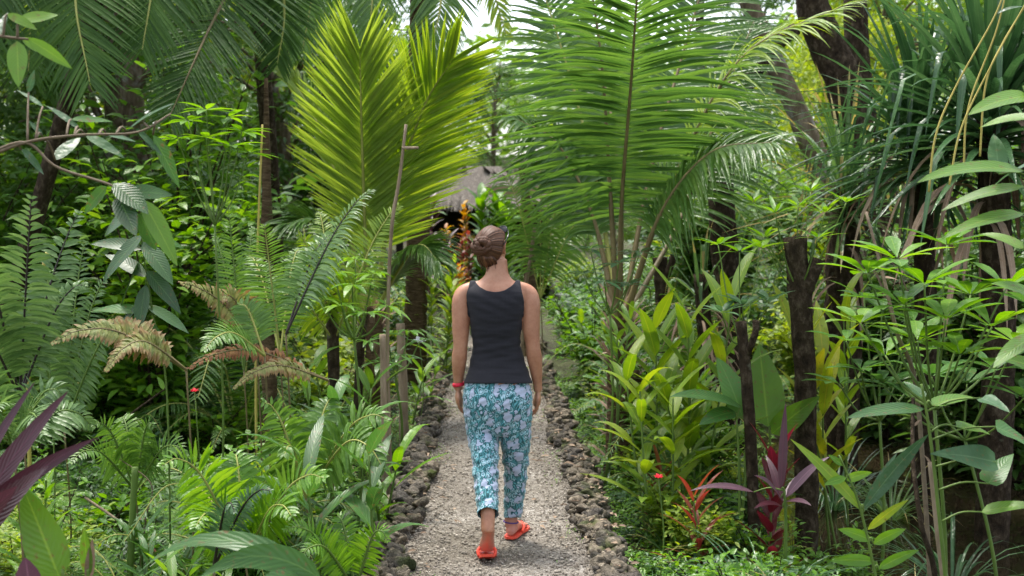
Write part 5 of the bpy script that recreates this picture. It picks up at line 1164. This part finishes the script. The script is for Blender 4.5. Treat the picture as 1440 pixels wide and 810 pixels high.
class BM2:
    """collects closed lofts that are then fused into one skin"""
    def __init__(s): s.v = []; s.f = []; s.n = 0
    def rings(s, R):
        R = np.asarray(R, float); K, M = R.shape[:2]
        V = np.vstack([R.reshape(-1, 3), R[0].mean(0), R[-1].mean(0)]); c0, c1 = K * M, K * M + 1
        for i in range(K - 1):
            for j in range(M):
                k = (j + 1) % M; s.f.append((s.n + i * M + j, s.n + i * M + k, s.n + (i + 1) * M + k, s.n + (i + 1) * M + j))
        for j in range(M):
            k = (j + 1) % M; s.f.append((s.n + c0, s.n + k, s.n + j)); s.f.append((s.n + c1, s.n + (K - 1) * M + j, s.n + (K - 1) * M + k))
        s.v.append(V); s.n += len(V)
    def horiz(s, secs, M=40, sub=5, p=2.25):
        """secs: (pxL,pxR,py,ry,dy) measured in the plane YB+dy"""
        S_ = []
        for l, r, py, ry, dy in secs:
            Y = YB + dy; c = P((l + r) / 2, py, Y); S_.append([c[0], c[1], c[2], (r - l) / 2 / F * Y, ry])
        S_ = np.array(S_); C = curve(list(S_[:, :3]), (len(S_) - 1) * sub + 1)
        q = np.linspace(0, len(S_) - 1, len(C)); rx = cr_interp(S_[:, 3], q); ry = cr_interp(S_[:, 4], q)
        a = np.linspace(0, 2 * np.pi, M, endpoint=False); ca, sa = np.cos(a), np.sin(a)
        ex = np.sign(ca) * np.abs(ca) ** (2 / p); ey = np.sign(sa) * np.abs(sa) ** (2 / p)
        R = np.stack([C[:, 0][:, None] + rx[:, None] * ex, C[:, 1][:, None] + ry[:, None] * ey, np.repeat(C[:, 2][:, None], M, 1)], -1)
        s.rings(R)
    def limb(s, pts, rad, M=20, flat=1.0, ref=(0, 1, 0), n=22):
        C = curve(pts, n); tg = nz(np.gradient(C, axis=0)); ref = np.asarray(ref, float)
        x = np.linspace(0, len(rad) - 1, n); r = cr_interp(np.asarray(rad, float), x)
        e = np.minimum(1, np.minimum(np.arange(n) + .6, n - np.arange(n) - .4) / 1.6); r = r * np.sqrt(1 - (1 - e) ** 2 + .02)
        sx = nz(np.cross(tg, ref)); sy = nz(np.cross(sx, tg)); a = np.linspace(0, 2 * np.pi, M, endpoint=False)
        R = C[:, None] + (np.cos(a)[None, :, None] * sx[:, None] * flat + np.sin(a)[None, :, None] * sy[:, None]) * r[:, None, None]
        s.rings(R)
    def ball(s, c, r, M=24, rot=0.0):
        r = np.broadcast_to(r, (3,)); th = np.linspace(.08, math.pi - .08, 16); a = np.linspace(0, 2 * np.pi, M, endpoint=False)
        x = np.sin(th)[:, None] * np.cos(a) * r[0]; y = np.sin(th)[:, None] * np.sin(a) * r[1]; z = np.cos(th)[:, None] * np.ones(M) * r[2]
        X = x * math.cos(rot) - y * math.sin(rot); Y = x * math.sin(rot) + y * math.cos(rot)
        s.rings(np.stack([X, Y, z], -1) + np.asarray(c))
    def fuse(s, name, vox, smooth=6):
        me = bpy.data.meshes.new(name); me.from_pydata(np.concatenate(s.v).tolist(), [], s.f)
        bm = bmesh.new(); bm.from_mesh(me); bmesh.ops.recalc_face_normals(bm, faces=bm.faces); bm.to_mesh(me); bm.free()
        o = bpy.data.objects.new(name, me); COL.objects.link(o)
        m = o.modifiers.new('r', 'REMESH'); m.mode = 'VOXEL'; m.voxel_size = vox
        m2 = o.modifiers.new('s', 'SMOOTH'); m2.factor = .5; m2.iterations = smooth
        dg = bpy.context.evaluated_depsgraph_get(); me2 = bpy.data.meshes.new_from_object(o.evaluated_get(dg))
        v = np.zeros(len(me2.vertices) * 3); me2.vertices.foreach_get('co', v); v = v.reshape(-1, 3)
        f = [tuple(p.vertices) for p in me2.polygons]
        bpy.data.objects.remove(o); bpy.data.meshes.remove(me); bpy.data.meshes.remove(me2)
        return v, f

def cr_interp(y, q):
    y = np.asarray(y, float); p = np.concatenate([[2 * y[0] - y[1]], y, [2 * y[-1] - y[-2]]])
    i = np.minimum(q.astype(int), len(y) - 2); t = q - i; a, b, c, d = p[i], p[i + 1], p[i + 2], p[i + 3]
    return .5 * (2 * b + (c - a) * t + (2 * a - 5 * b + 4 * c - d) * t * t + (3 * b - a - 3 * c + d) * t ** 3)

def mesh_obj(name, v, f, mat, parent, solid=0, ac=None):
    me = bpy.data.meshes.new(name); v = np.asarray(v) - np.array(parent['_w']); me.from_pydata(v.tolist(), [], f)
    me.polygons.foreach_set('use_smooth', [True] * len(f))
    if ac is not None:
        a = me.attributes.new('ac', 'FLOAT', 'POINT'); a.data.foreach_set('value', np.asarray(ac, np.float32))
    me.materials.append(MATS[mat]); me.update()
    o = bpy.data.objects.new(name, me); COL.objects.link(o); o.parent = parent; o['_w'] = list(parent['_w'])
    if solid:
        m = o.modifiers.new('thickness', 'SOLIDIFY'); m.thickness = solid; m.offset = -1
    return o

def cut_faces(v, f, keepv):
    """keep faces whose verts are all inside; relax the new border so that hems are clean"""
    ff = [q for q in f if all(keepv[i] for i in q)]
    cnt = {}
    for q in ff:
        for i in range(len(q)):
            a, b = q[i], q[(i + 1) % len(q)]; k = (min(a, b), max(a, b)); cnt[k] = cnt.get(k, 0) + 1
    nb = {}
    for (a, b), c in cnt.items():
        if c == 1: nb.setdefault(a, []).append(b); nb.setdefault(b, []).append(a)
    v = v.copy(); idx = [i for i in nb if len(nb[i]) == 2]
    if idx:
        A = np.array([nb[i] for i in idx]); idx = np.array(idx)
        for _ in range(14): v[idx] = v[idx] * .4 + .6 * v[A].mean(1)
    used = sorted({i for q in ff for i in q}); mp = {a: i for i, a in enumerate(used)}
    return v[used], [tuple(mp[i] for i in q) for q in ff]

def normals(v, f):
    n = np.zeros_like(v); q = np.array([x[:4] if len(x) >= 4 else (x[0], x[1], x[2], x[2]) for x in f])
    fn = np.cross(v[q[:, 2]] - v[q[:, 0]], v[q[:, 3]] - v[q[:, 1]])
    for k in range(4): np.add.at(n, q[:, k], fn)
    return nz(n)

def build_woman():
    base = np.array([P(700, 765, YB)[0], YB, 0.0])
    W = thing('person', 'woman in black tank top and teal floral trousers walking away down the gravel path', 'person', base)
    B = BM2()
    # torso as one lofted column from hips to neck
    B.horiz([(657, 746, 600, .09, -.01), (653, 748, 575, .125, -.02), (654, 747, 552, .125, -.02), (659, 742, 532, .11, -.01), (663, 737, 510, .095, 0), (666, 731, 487, .088, .0),
             (664, 732, 465, .095, 0), (660, 736, 442, .105, 0), (656, 739, 424, .105, 0), (654, 740, 411, .092, 0), (662, 734, 402, .072, 0), (674, 722, 394, .058, .005), (682, 716, 386, .052, .01), (684, 714, 376, .050, .015), (685, 713, 364, .050, .02)])
    # arms
    def arm(px, Yo, side):
        pts = [P(x, y, YB + dy) for x, y, dy in px]; return pts
    la = [(678, 404, 0), (662, 407.5, 0), (651.5, 414, 0), (648.5, 427, -.005), (648.5, 445, -.01), (648, 465, -.015), (647.5, 487, -.02), (646, 503, -.01), (645, 522, .01), (644.5, 539, .03), (644.5, 548, .035)]
    ra = [(718, 404, 0), (734, 407.5, 0), (743.5, 414, 0), (746.5, 427, -.005), (746.5, 445, -.01), (747, 465, -.015), (749.5, 487, -.02), (751.5, 503, -.01), (754, 522, .01), (756, 541, .03), (756.5, 550, .035)]
    rr = [.036, .040, .045, .048, .047, .044, .0365, .0395, .032, .0235, .024]
    B.limb([P(x, y, YB + d) for x, y, d in la], rr, M=24, n=40); B.limb([P(x, y, YB + d) for x, y, d in ra], rr, M=24, n=40)
    # hands: palm faces the thigh, fingers hang and curl slightly forward and inward
    for (wx, wy, s) in ((644.5, 546, 1), (756.5, 548, -1)):
        w0 = P(wx, wy, YB + .035); pal = w0 + np.array([s * .002, .012, -.055])
        B.limb([w0 + [0, 0, .02], w0 + [0, .003, -.012], w0 + [s * .001, .008, -.045], pal + [s * .002, .006, -.028]], [.023, .027, .039, .036], M=20, flat=.46, ref=(0, 1, 0), n=14)
        for k, (oy, ln) in enumerate([(.034, .068), (.013, .076), (-.009, .070), (-.029, .054)]):
            p0 = pal + np.array([0, oy + .006, -.012]); p1 = p0 + np.array([s * .003, .003, -ln * .48]); p2 = p1 + np.array([s * .013, .010, -ln * .33]); p3 = p2 + np.array([s * .016, .009, -ln * .20])
            B.limb([p0, p1, p2, p3], [.0095, .0088, .0080, .0066], M=10, n=14)
        t0 = w0 + np.array([s * .004, .025, -.022]); B.limb([t0, t0 + [s * .006, .028, -.028], t0 + [s * .012, .036, -.056], t0 + [s * .014, .034, -.074]], [.0125, .011, .0098, .007], M=10, n=14)
    # legs; left leg (photo left) is pushing off, right one carries the weight
    knL = P(682, 655, 6.565); anL = np.array([P(686, 733, 6.27)[0], 6.26, .235])
    knL = np.array([knL[0], 6.525, .485]); calf = knL * .5 + anL * .5 + [0, -.008, 0]
    B.limb([P(678, 590, 6.60), P(679, 620, 6.585), knL, calf, anL + [0, .012, .012], anL - [0, .018, .045], anL - [0, .03, .075]], [.086, .073, .052, .047, .036, .034, .030], M=24, n=36)
    ankR = np.array([P(719, 735, 6.74)[0], 6.745, .085])
    B.limb([P(724, 590, 6.60), P(724, 620, 6.62), P(724, 660, 6.68), P(722, 695, 6.71), ankR + [0, 0, .07], ankR - [0, .004, .03]], [.088, .075, .055, .051, .036, .034], M=24, n=36)
    # feet
    def foot(heel, ball, toe, wid, up):
        heel, ball, toe = map(np.asarray, (heel, ball, toe)); ax = nz(ball - heel); sd = nz(np.cross(ax, up))
        mid = heel * .5 + ball * .5
        R = []
        for f_, c, w_, h_ in ((0, heel - ax * .012, .016, .016), (1, heel + ax * .004, .029, .028), (2, heel + ax * .04, .031, .038), (3, mid, .030, .034), (4, ball - ax * .02, .040, .024), (5, ball, .043, .019), (6, toe * .5 + ball * .5, .041, .015), (7, toe - ax * .008, .033, .011), (8, toe, .02, .006)):
            a = np.linspace(0, 2 * np.pi, 24, endpoint=False); upn = nz(np.cross(sd, ax) if f_ < 5 else np.array([0, 0, 1.])); upn = upn if upn @ np.asarray(up) > 0 else -upn
            R.append(c + upn * h_ + np.cos(a)[:, None] * sd * w_ + np.sin(a)[:, None] * upn * h_)
        B.rings(np.array(R))
        # toes
        for k in range(5):
            o_ = (k - 2) * .0165; L_ = (.032, .030, .027, .023, .018)[k]
            q = toe * .6 + ball * .4 + sd * o_ + np.array([0, 0, .012]); B.limb([q, q + nz(toe - ball) * L_ * .7, q + nz(toe - ball) * L_ * 1.1 + [0, 0, -.003]], [.0095, .0085, .007], M=10, n=10)
    hxL = anL[0] + .003
    foot([hxL + .004, 6.222, .160], [hxL - .010, 6.335, .036], [hxL - .016, 6.405, .030], .04, [0, .6, .8])
    foot([ankR[0] - .003, 6.712, .022], [ankR[0] + .035, 6.86, .022], [ankR[0] + .058, 6.93, .022], .04, [0, 0, 1])
    # head, turned a little to her right
    hc = P(691, 348, YB + .025); yaw = math.radians(-24); cy, sy = math.cos(yaw), math.sin(yaw)
    def H(x, y, z): return hc + np.array([x * cy - y * sy, x * sy + y * cy, z])
    B.ball(hc + [0, 0, .010], (.071, .092, .090), rot=yaw); B.ball(H(0, .030, -.030), (.060, .066, .075), rot=yaw); B.ball(H(0, .068, -.088), (.026, .024, .024), rot=yaw)
    B.limb([H(-.05, .0, -.055), H(-.040, .045, -.082), H(0, .078, -.092), H(.040, .045, -.082), H(.05, 0, -.055)], [.02, .019, .019, .019, .02], M=12, n=18)
    B.limb([H(0, .088, .012), H(0, .104, -.014), H(0, .112, -.026)], [.007, .010, .012], M=10, n=10)                     # nose
    B.ball(H(.012, .098, -.03), (.007, .009, .006)); B.ball(H(-.012, .098, -.03), (.007, .009, .006))
    B.limb([H(-.034, .078, .016), H(-.014, .094, .022), H(.014, .094, .022), H(.034, .078, .016)], [.006, .009, .009, .006], M=10, n=12)   # brow
    B.limb([H(-.022, .086, -.054), H(0, .098, -.050), H(.022, .086, -.054)], [.005, .007, .005], M=10, n=12); B.limb([H(-.018, .086, -.063), H(0, .096, -.064), H(.018, .086, -.063)], [.005, .0075, .005], M=10, n=12)
    for s in (-1, 1):   # ears: rim, lobe and bowl
        B.limb([H(s * .070, .006, -.026), H(s * .080, -.010, -.004), H(s * .083, -.014, .018), H(s * .079, .004, .030), H(s * .073, .014, .018)], [.007, .006, .006, .006, .005], M=8, n=18)
        B.ball(H(s * .072, -.002, .002), (.008, .014, .022), rot=yaw); B.ball(H(s * .075, .004, -.028), (.006, .008, .009), rot=yaw)
    B.limb([H(0, -.005, -.05), P(699, 378, YB + .02), P(699, 392, YB + .01)], [.052, .050, .058], M=24, n=12)
    v, f = B.fuse('body', .0042, 5)
    mesh_obj('body', v, f, 'skin', W)
    for s in (-1, 1):
        E = BM2(); E.ball(H(s * .031, .079, .004), .0125, M=16); mesh_obj('eye', np.concatenate(E.v), E.f, 'eye_white', W)
    E = BM2(); E.limb([H(-.020, .092, -.0585), H(0, .1045, -.058), H(.020, .092, -.0585)], [.002, .0045, .002], M=10, n=12); mesh_obj('lips', np.concatenate(E.v), E.f, 'lip', W)

    # tank top: taken from the torso surface so that it follows the back
    n = normals(v, f)
    def px_of(v, Y=None):
        d = v - np.array([0, 0, CAMZ]); z = d @ FWD; return 720 + F * d[:, 0] / z, 405 - F * (d @ UPV) / z
    X, Yp = px_of(v)
    back = v[:, 1] < YB + .01
    # armhole and neckline, measured on the photo
    armL = np.interp(Yp, [392, 400, 410, 425, 440, 452, 470, 490, 510, 530], [662, 659.5, 657, 655.5, 656.5, 658.5, 659, 659, 652, 646]); armR = np.interp(Yp, [392, 400, 410, 425, 440, 452, 470, 490, 510, 530], [731, 732.5, 733.5, 736, 738, 737, 736.5, 737, 743, 750])
    neckB = np.interp(X, [658, 667, 675, 684, 696, 708, 718, 726, 735], [380, 394, 403.5, 409, 411, 409, 403, 394, 380])
    neckF = np.interp(X, [658, 668, 680, 696, 712, 724, 735], [380, 396, 425, 436, 425, 396, 380])
    neck = np.where(back, neckB, neckF)
    zc = v[:, 2]
    isarm = np.zeros(len(v), bool)
    for A in (la, ra):
        C = curve([P(x, y, YB + d) for x, y, d in A], 60)[16:]
        dd = np.sqrt(((v[:, None, [0, 2]] - C[None][..., [0, 2]]) ** 2).sum(-1)).min(1)
        isarm |= (Yp > 446) & (dd < .0455)
    keep = (X > armL) & (X < armR) & (Yp > neck) & (Yp < 541) & ~isarm & (Yp > 384)
    off = .0065 + .013 * np.clip((Yp - 508) / 30, 0, 1)
    # soft folds gathered at the waist and pulled from the shoulder
    wr = .0028 * np.sin((Yp + .10 * (X - 696)) * .30 + 1.2 * np.sin(X * .07)) * np.clip((Yp - 430) / 25, 0, 1) * np.clip((535 - Yp) / 20, 0, 1)
    wr += .0022 * np.sin((Yp - .55 * (X - 660)) * .42) * np.exp(-((Yp - 425) / 18.) ** 2)
    wr += .0018 * np.sin(Yp * .55 + X * .05 + 2 * np.sin(X * .045)) * np.exp(-((Yp - 488) / 22.) ** 2)
    nzv = np.array([noise.noise(Vector((a[0] * 5, a[1] * 4, a[2] * 26 + a[0] * 9))) + .6 * noise.noise(Vector((a[0] * 9 + 5, a[1] * 6, a[2] * 55))) for a in v]) * keep
    wr = wr * .6 + .0038 * nzv * np.interp(Yp, [405, 430, 480, 520, 538], [.4, .6, 1.1, .8, .2])
    vt, ft = cut_faces(v + n * (off + wr)[:, None], f, keep)
    mesh_obj('tank_top', vt, ft, 'cotton_black', W, solid=.003)

    # trousers
    T = BM2()
    T.horiz([(656.5, 742, 526, .098, -.008), (653.5, 745, 540, .118, -.016), (650.5, 749, 556, .137, -.022), (651, 749, 572, .138, -.022), (652.5, 748.5, 590, .122, -.015), (654, 748, 603, .105, -.01), (658, 744, 611, .08, -.005)])
    T.horiz([(654, 704, 588, .100, -.01), (655.5, 703, 603, .096, -.012), (657.5, 702.5, 618, .090, -.02), (659, 701.5, 630, .082, -.03)], M=32)
    hemc = anL * .96 + knL * .04 + np.array([.002, -.004, 0])
    T.limb([P(679.5, 600, YB - .012), P(680, 620, YB - .022), knL * .93 + anL * .07 + [-.001, .004, .05], knL * .55 + anL * .45 + [0, -.006, 0], hemc, anL + (anL - knL) * .06], [.090, .088, .080, .069, .058, .057], M=32, flat=.90, n=44)
    T.horiz([(700, 748.5, 588, .100, -.01), (701.5, 747.5, 606, .094, 0), (704, 746, 625, .085, .02), (706.5, 744, 645, .077, .045), (708, 742, 665, .072, .07), (708.5, 739.5, 688, .066, .09), (708, 736.5, 708, .058, .11), (708.5, 734, 727, .051, .125), (708.8, 734, 734, .050, .13)], M=32)
    v2, f2 = T.fuse('trousers', .0045, 5); n2 = normals(v2, f2); X2, Y2 = px_of(v2)
    wr = .0018 * np.sin(Y2 * .32 + X2 * .10 + 2 * np.sin(X2 * .12)) * np.clip((Y2 - 600) / 30, 0, 1) + .004 * np.sin((Y2 - .8 * X2) * .25) * np.exp(-((Y2 - 655) / 20.) ** 2)
    wr += .003 * np.sin((Y2 + 1.1 * np.abs(X2 - 702)) * .22) * np.exp(-((Y2 - 600) / 25.) ** 2) + .0015 * np.sin(Y2 * .7 + X2 * .3)
    hem = np.where(X2 < 703, 726.0, 728.5)
    shin = nz(knL - anL); left = (X2 < 703) & (v2[:, 2] < .42); al = ((v2 - hemc) @ shin)
    vt, ft = cut_faces(v2 + n2 * wr[:, None], f2, (Y2 > 531) & np.where(left, al > 0, Y2 < np.where(X2 < 703, 760, hem)))
    mesh_obj('trousers', vt, ft, 'floral_cotton', W, solid=.003)

    # hair: strands run towards the bun at the back of the head
    M_, K_ = 150, 44
    bunc = H(-.014, -.088, .004)
    pole = nz(np.array([-.12, -1.0, .10])); pole = np.array([pole[0] * cy - pole[1] * sy, pole[0] * sy + pole[1] * cy, pole[2]])
    e1 = nz(np.cross(pole, [0, 0, 1.])); e2 = np.cross(e1, pole)
    th = np.linspace(.02, 2.02, K_); ph = np.linspace(0, 2 * np.pi, M_, endpoint=False)
    gro = .0007 * np.sin(ph * 31 + 2 * np.sin(ph * 5)) + .0005 * np.sin(ph * 57) + .0014 * np.sin(ph * 9 + 1)
    D = np.cos(th)[:, None, None] * pole + np.sin(th)[:, None, None] * (np.cos(ph)[None, :, None] * e1 + np.sin(ph)[None, :, None] * e2)
    inv = np.array([[cy, sy, 0], [-sy, cy, 0], [0, 0, 1.]]); Dl = D @ inv.T
    rad = 1 / np.sqrt((Dl[..., 0] / .0825) ** 2 + (Dl[..., 1] / .103) ** 2 + (Dl[..., 2] / .101) ** 2)
    V = hc + np.array([0, 0, .009]) + D * (rad + gro[None] * np.clip(th[:, None] * 1.5, 0, 1) + .002)[..., None]
    # hairline: hair that would cover face or neck is pulled up
    Vl = (V - hc) @ inv.T
    q = np.arange((K_ - 1) * M_).reshape(K_ - 1, M_); q2 = np.roll(q, -1, 1)
    F_ = np.stack([q, q2, q2 + M_, q + M_], -1).reshape(-1, 4)
    y_, z_ = Vl[..., 1].ravel(), Vl[..., 2].ravel(); x_ = Vl[..., 0].ravel()
    nearear = (np.abs(x_) > .04) & (y_ > -.028 + .0) & (z_ < .034 + .5 * (y_ + .02))
    keep = ~nearear & ~((z_ < -.078)) & ~((y_ > .05) & (z_ < .05))
    vh, fh = V.reshape(-1, 3), [tuple(a) for a in F_]
    ac = np.tile(ph / 6.283, K_)
    used = cut_faces(vh, fh, keep)
    ff = [qq for qq in fh if all(keep[i] for i in qq)]; us = sorted({i for qq in ff for i in qq})
    ho = mesh_obj('hair', used[0], used[1], 'hair', W, solid=.006, ac=ac[us])
    # nape hair gathered upward
    mb = MB()
    for k in range(26):
        a = -1 + 2 * k / 25; p0 = H(a * .048, -.055 + .022 * abs(a), -.094 + .012 * abs(a) + u(-.006, .006)); p1 = H(a * .044, -.088 + .02 * abs(a), -.055); p2 = bunc + np.array([a * .012, .004, -.02])
        tube(mb, curve([p0, p1, p2], 9), [.004, .0085, .006], 6, 'hair')
    for k in range(14):
        p0 = H(u(-.04, .045), u(-.052, -.04), -.098); tube(mb, curve([p0 + [0, 0, .015], p0, p0 + np.array([u(-.01, .01), -.004, -u(.008, .028)])], 6), [.0018, .0006], 4, 'hair')
    for k in range(46):   # flyaway strands
        a = u(-2.6, -.5); r0 = .086; q0 = H(r0 * math.cos(a) * .93, r0 * math.sin(a) * 1.05, u(-.03, .09)); q0 = hc + (q0 - hc) * (.097 / np.linalg.norm(q0 - hc)) + np.array([0, 0, .006])
        o_ = nz(q0 - hc); w_ = rng.normal(0, .012, 3); tube(mb, curve([q0 - o_ * .006, q0 + o_ * .004 + w_, q0 + w_ * 2.2 + [0, 0, -.008]], 6), [.0006, .0004], 3, 'hair', cap=False)
    mb.ac = [np.full(len(a), rng.uniform(0, 1)) for a in mb.ac]; mb.build('nape_hair', ho)
    # bun: twisted coil
    mb = MB(); tt = np.linspace(0, 1, 70)
    for j in range(3):
        r = .036 - .018 * tt; an = tt * 2 * np.pi * 1.75 + .6 + j * .12
        off = np.stack([r * np.cos(an) * 1.15, -.010 - .018 * tt + 0 * an, r * np.sin(an) * .95], 1)
        tw = np.stack([.0075 * np.cos(tt * 26 + j * 2.1), .0075 * np.sin(tt * 26 + j * 2.1), .006 * np.cos(tt * 26 + j * 2.1 + 1)], 1)
        k0 = mb.n; tube(mb, bunc + np.array([.002, -.008, .004]) + off + tw, [.0155, .0165, .0145, .010], 14, 'hair', rough=.03)
        nn_ = mb.n - k0; mb.ac[-1] = np.concatenate([np.tile(np.arange(14) / 14., 70), [0, 0]])[:nn_]
    mb.build('bun', ho)
    # sunglasses pushed up on the head, one lens rim and temple visible at the right
    mb = MB()
    for s in (-1, 1):
        c = [H(s * .036 + .027 * math.cos(a), .072 + .012 * math.sin(a) - .018 * abs(math.cos(a)), .088 + .022 * math.sin(a)) for a in np.linspace(0, 6.283, 22)]
        tube(mb, c, .0028, 6, 'black_plastic', cap=False)
        cen = np.mean(c[:-1], 0); mb.add(np.vstack([cen, c[:-1]]), tris=[(0, i + 1, (i + 1) % 21 + 1) for i in range(21)], mat='black_plastic')
        tube(mb, curve([H(s * .066, .062, .090), H(s * .087, .020, .066), H(s * .0885, -.014, .036), H(s * .082, -.032, .012)], 14), [.003, .0035, .003], 6, 'black_plastic')
    tube(mb, curve([H(-.010, .084, .086), H(0, .088, .09), H(.010, .084, .086)], 6), .003, 6, 'black_plastic')
    mb.build('sunglasses', W)
    # wrist strap, anklet
    def band(nm, c, r, h, mat, tilt=0.0):
        a = np.linspace(0, 2 * np.pi, 30, endpoint=False); R = []
        for dr, dz in ((0, -h), (.003, -h * .6), (.003, h * .6), (0, h)):
            R.append(np.stack([c[0] + (r + dr) * np.cos(a), c[1] + (r + dr) * np.sin(a), c[2] + dz + tilt * np.cos(a)], 1))
        E = BM2(); E.rings(np.array(R)); v_, f_ = np.concatenate(E.v), [q for q in E.f if len(q) == 4]; mesh_obj(nm, v_[:-2], f_, mat, W, solid=.002)
    band('wristband', P(644.8, 540.5, YB + .028), .0285, .010, 'red_strap', .004)
    band('anklet', P(718.5, 733.5, 6.745), .0385, .004, 'purple_thread', -.003)
    # flip-flops
    def sandal(heel, toe, bend, wid):
        heel, toe = np.asarray(heel, float), np.asarray(toe, float); ax = nz(toe - heel); L_ = np.linalg.norm(toe - heel); sd = nz(np.cross(ax, [0, 0, 1.]))
        n_ = 18; mbb = MB(); t = np.linspace(0, 1, n_); w = wid * np.interp(t, [0, .04, .12, .3, .5, .75, .9, .97, 1], [.35, .62, .80, .80, .80, 1, .9, .6, .3])
        z = np.interp(t, [0, .45, 1], [bend, 0, 0]); C = heel + (toe - heel) * t[:, None]; C[:, 2] = toe[2] + z
        V = []
        for k in range(n_):
            for dz in (0, .013):
                for s in (-1, 1): V.append(C[k] + sd * s * w[k] * (1.0 if dz == 0 else .97) + [0, 0, dz])
        Q = []
        for k in range(n_ - 1):
            a = k * 4; b = a + 4; Q += [(a, a + 1, b + 1, b), (a + 2, b + 2, b + 3, a + 3), (a, b, b + 2, a + 2), (a + 1, a + 3, b + 3, b + 1)]
        Q += [(0, 2, 3, 1), ((n_ - 1) * 4, (n_ - 1) * 4 + 1, (n_ - 1) * 4 + 3, (n_ - 1) * 4 + 2)]
        mbb.add(V, quads=Q, mat='coral_rubber'); o = mbb.build('sandal', W, smooth=False)
        ms = MB(); tip = heel + (toe - heel) * .80; tip[2] = toe[2] + .014
        for s in (-1, 1):
            e = heel + (toe - heel) * .42 + sd * s * wid * .80; e[2] = toe[2] + .012 + np.interp(.42, [0, .45, 1], [bend, 0, 0])
            top = (tip + e) / 2 + [0, 0, .040]; tube(ms, curve([e, e * .6 + top * .4 + sd * s * .012 + [0, 0, .012], top, tip + [0, 0, .02], tip], 14), [.009, .008, .007, .005], 8, 'coral_rubber')
        ms.build('strap', o)
    sandal([hxL - .004, 6.20, 0], [hxL - .016, 6.45, .008], .042, .049)
    sandal([ankR[0] - .012, 6.690, .008], [ankR[0] + .072, 6.955, .008], .0, .046)
    return W
build_woman()
# ------------------------------------------------------------------ light, sky, camera
w = bpy.data.worlds.new('World'); S.world = w; w.use_nodes = True
nt = w.node_tree; bg = nt.nodes['Background']
sky = nt.nodes.new('ShaderNodeTexSky'); sky.sky_type = 'NISHITA'; sky.sun_disc = False
EL, AZ = math.radians(72), math.radians(-35)       # sun high, ahead of the camera and a little to the left
sky.sun_elevation = EL; sky.sun_rotation = AZ; sky.air_density = 1.0; sky.dust_density = 3.0; sky.ozone_density = 0.6
hs = nt.nodes.new('ShaderNodeHueSaturation'); hs.inputs['Saturation'].default_value = .45     # thin bright cloud
nt.links.new(sky.outputs[0], hs.inputs['Color']); nt.links.new(hs.outputs[0], bg.inputs['Color']); bg.inputs['Strength'].default_value = 0.15
sd = bpy.data.lights.new('sun', 'SUN'); sd.energy = 1.5; sd.angle = math.radians(10); sd.color = (1.0, .95, .87)
so = bpy.data.objects.new('sun', sd); COL.objects.link(so)
dv = Vector((math.sin(AZ) * math.cos(EL), math.cos(AZ) * math.cos(EL), math.sin(EL)))
so.rotation_euler = dv.to_track_quat('Z', 'Y').to_euler(); so.location = dv * 30
cd = bpy.data.cameras.new('camera'); co = bpy.data.objects.new('camera', cd); COL.objects.link(co); S.camera = co
co.location = (0, 0, CAMZ); co.rotation_euler = (math.radians(90) - PITCH, 0, 0)
cd.sensor_width = 36; cd.lens = 36 * F / 1440; cd.clip_end = 2000; cd.clip_start = .05
cd.dof.use_dof = True; cd.dof.focus_distance = 6.6; cd.dof.aperture_fstop = 3.2
S.view_settings.view_transform = 'Standard'; S.view_settings.look = 'None'; S.view_settings.gamma = 1; S.view_settings.exposure = 1.6
c = S.cycles; c.max_bounces = 7; c.diffuse_bounces = 4; c.glossy_bounces = 2; c.transmission_bounces = 4; c.transparent_max_bounces = 4
c.use_denoising = True; c.caustics_reflective = False; c.caustics_refractive = False; c.use_adaptive_sampling = True; c.adaptive_threshold = .02
for o in bpy.data.objects:
    if '_w' in o: del o['_w']
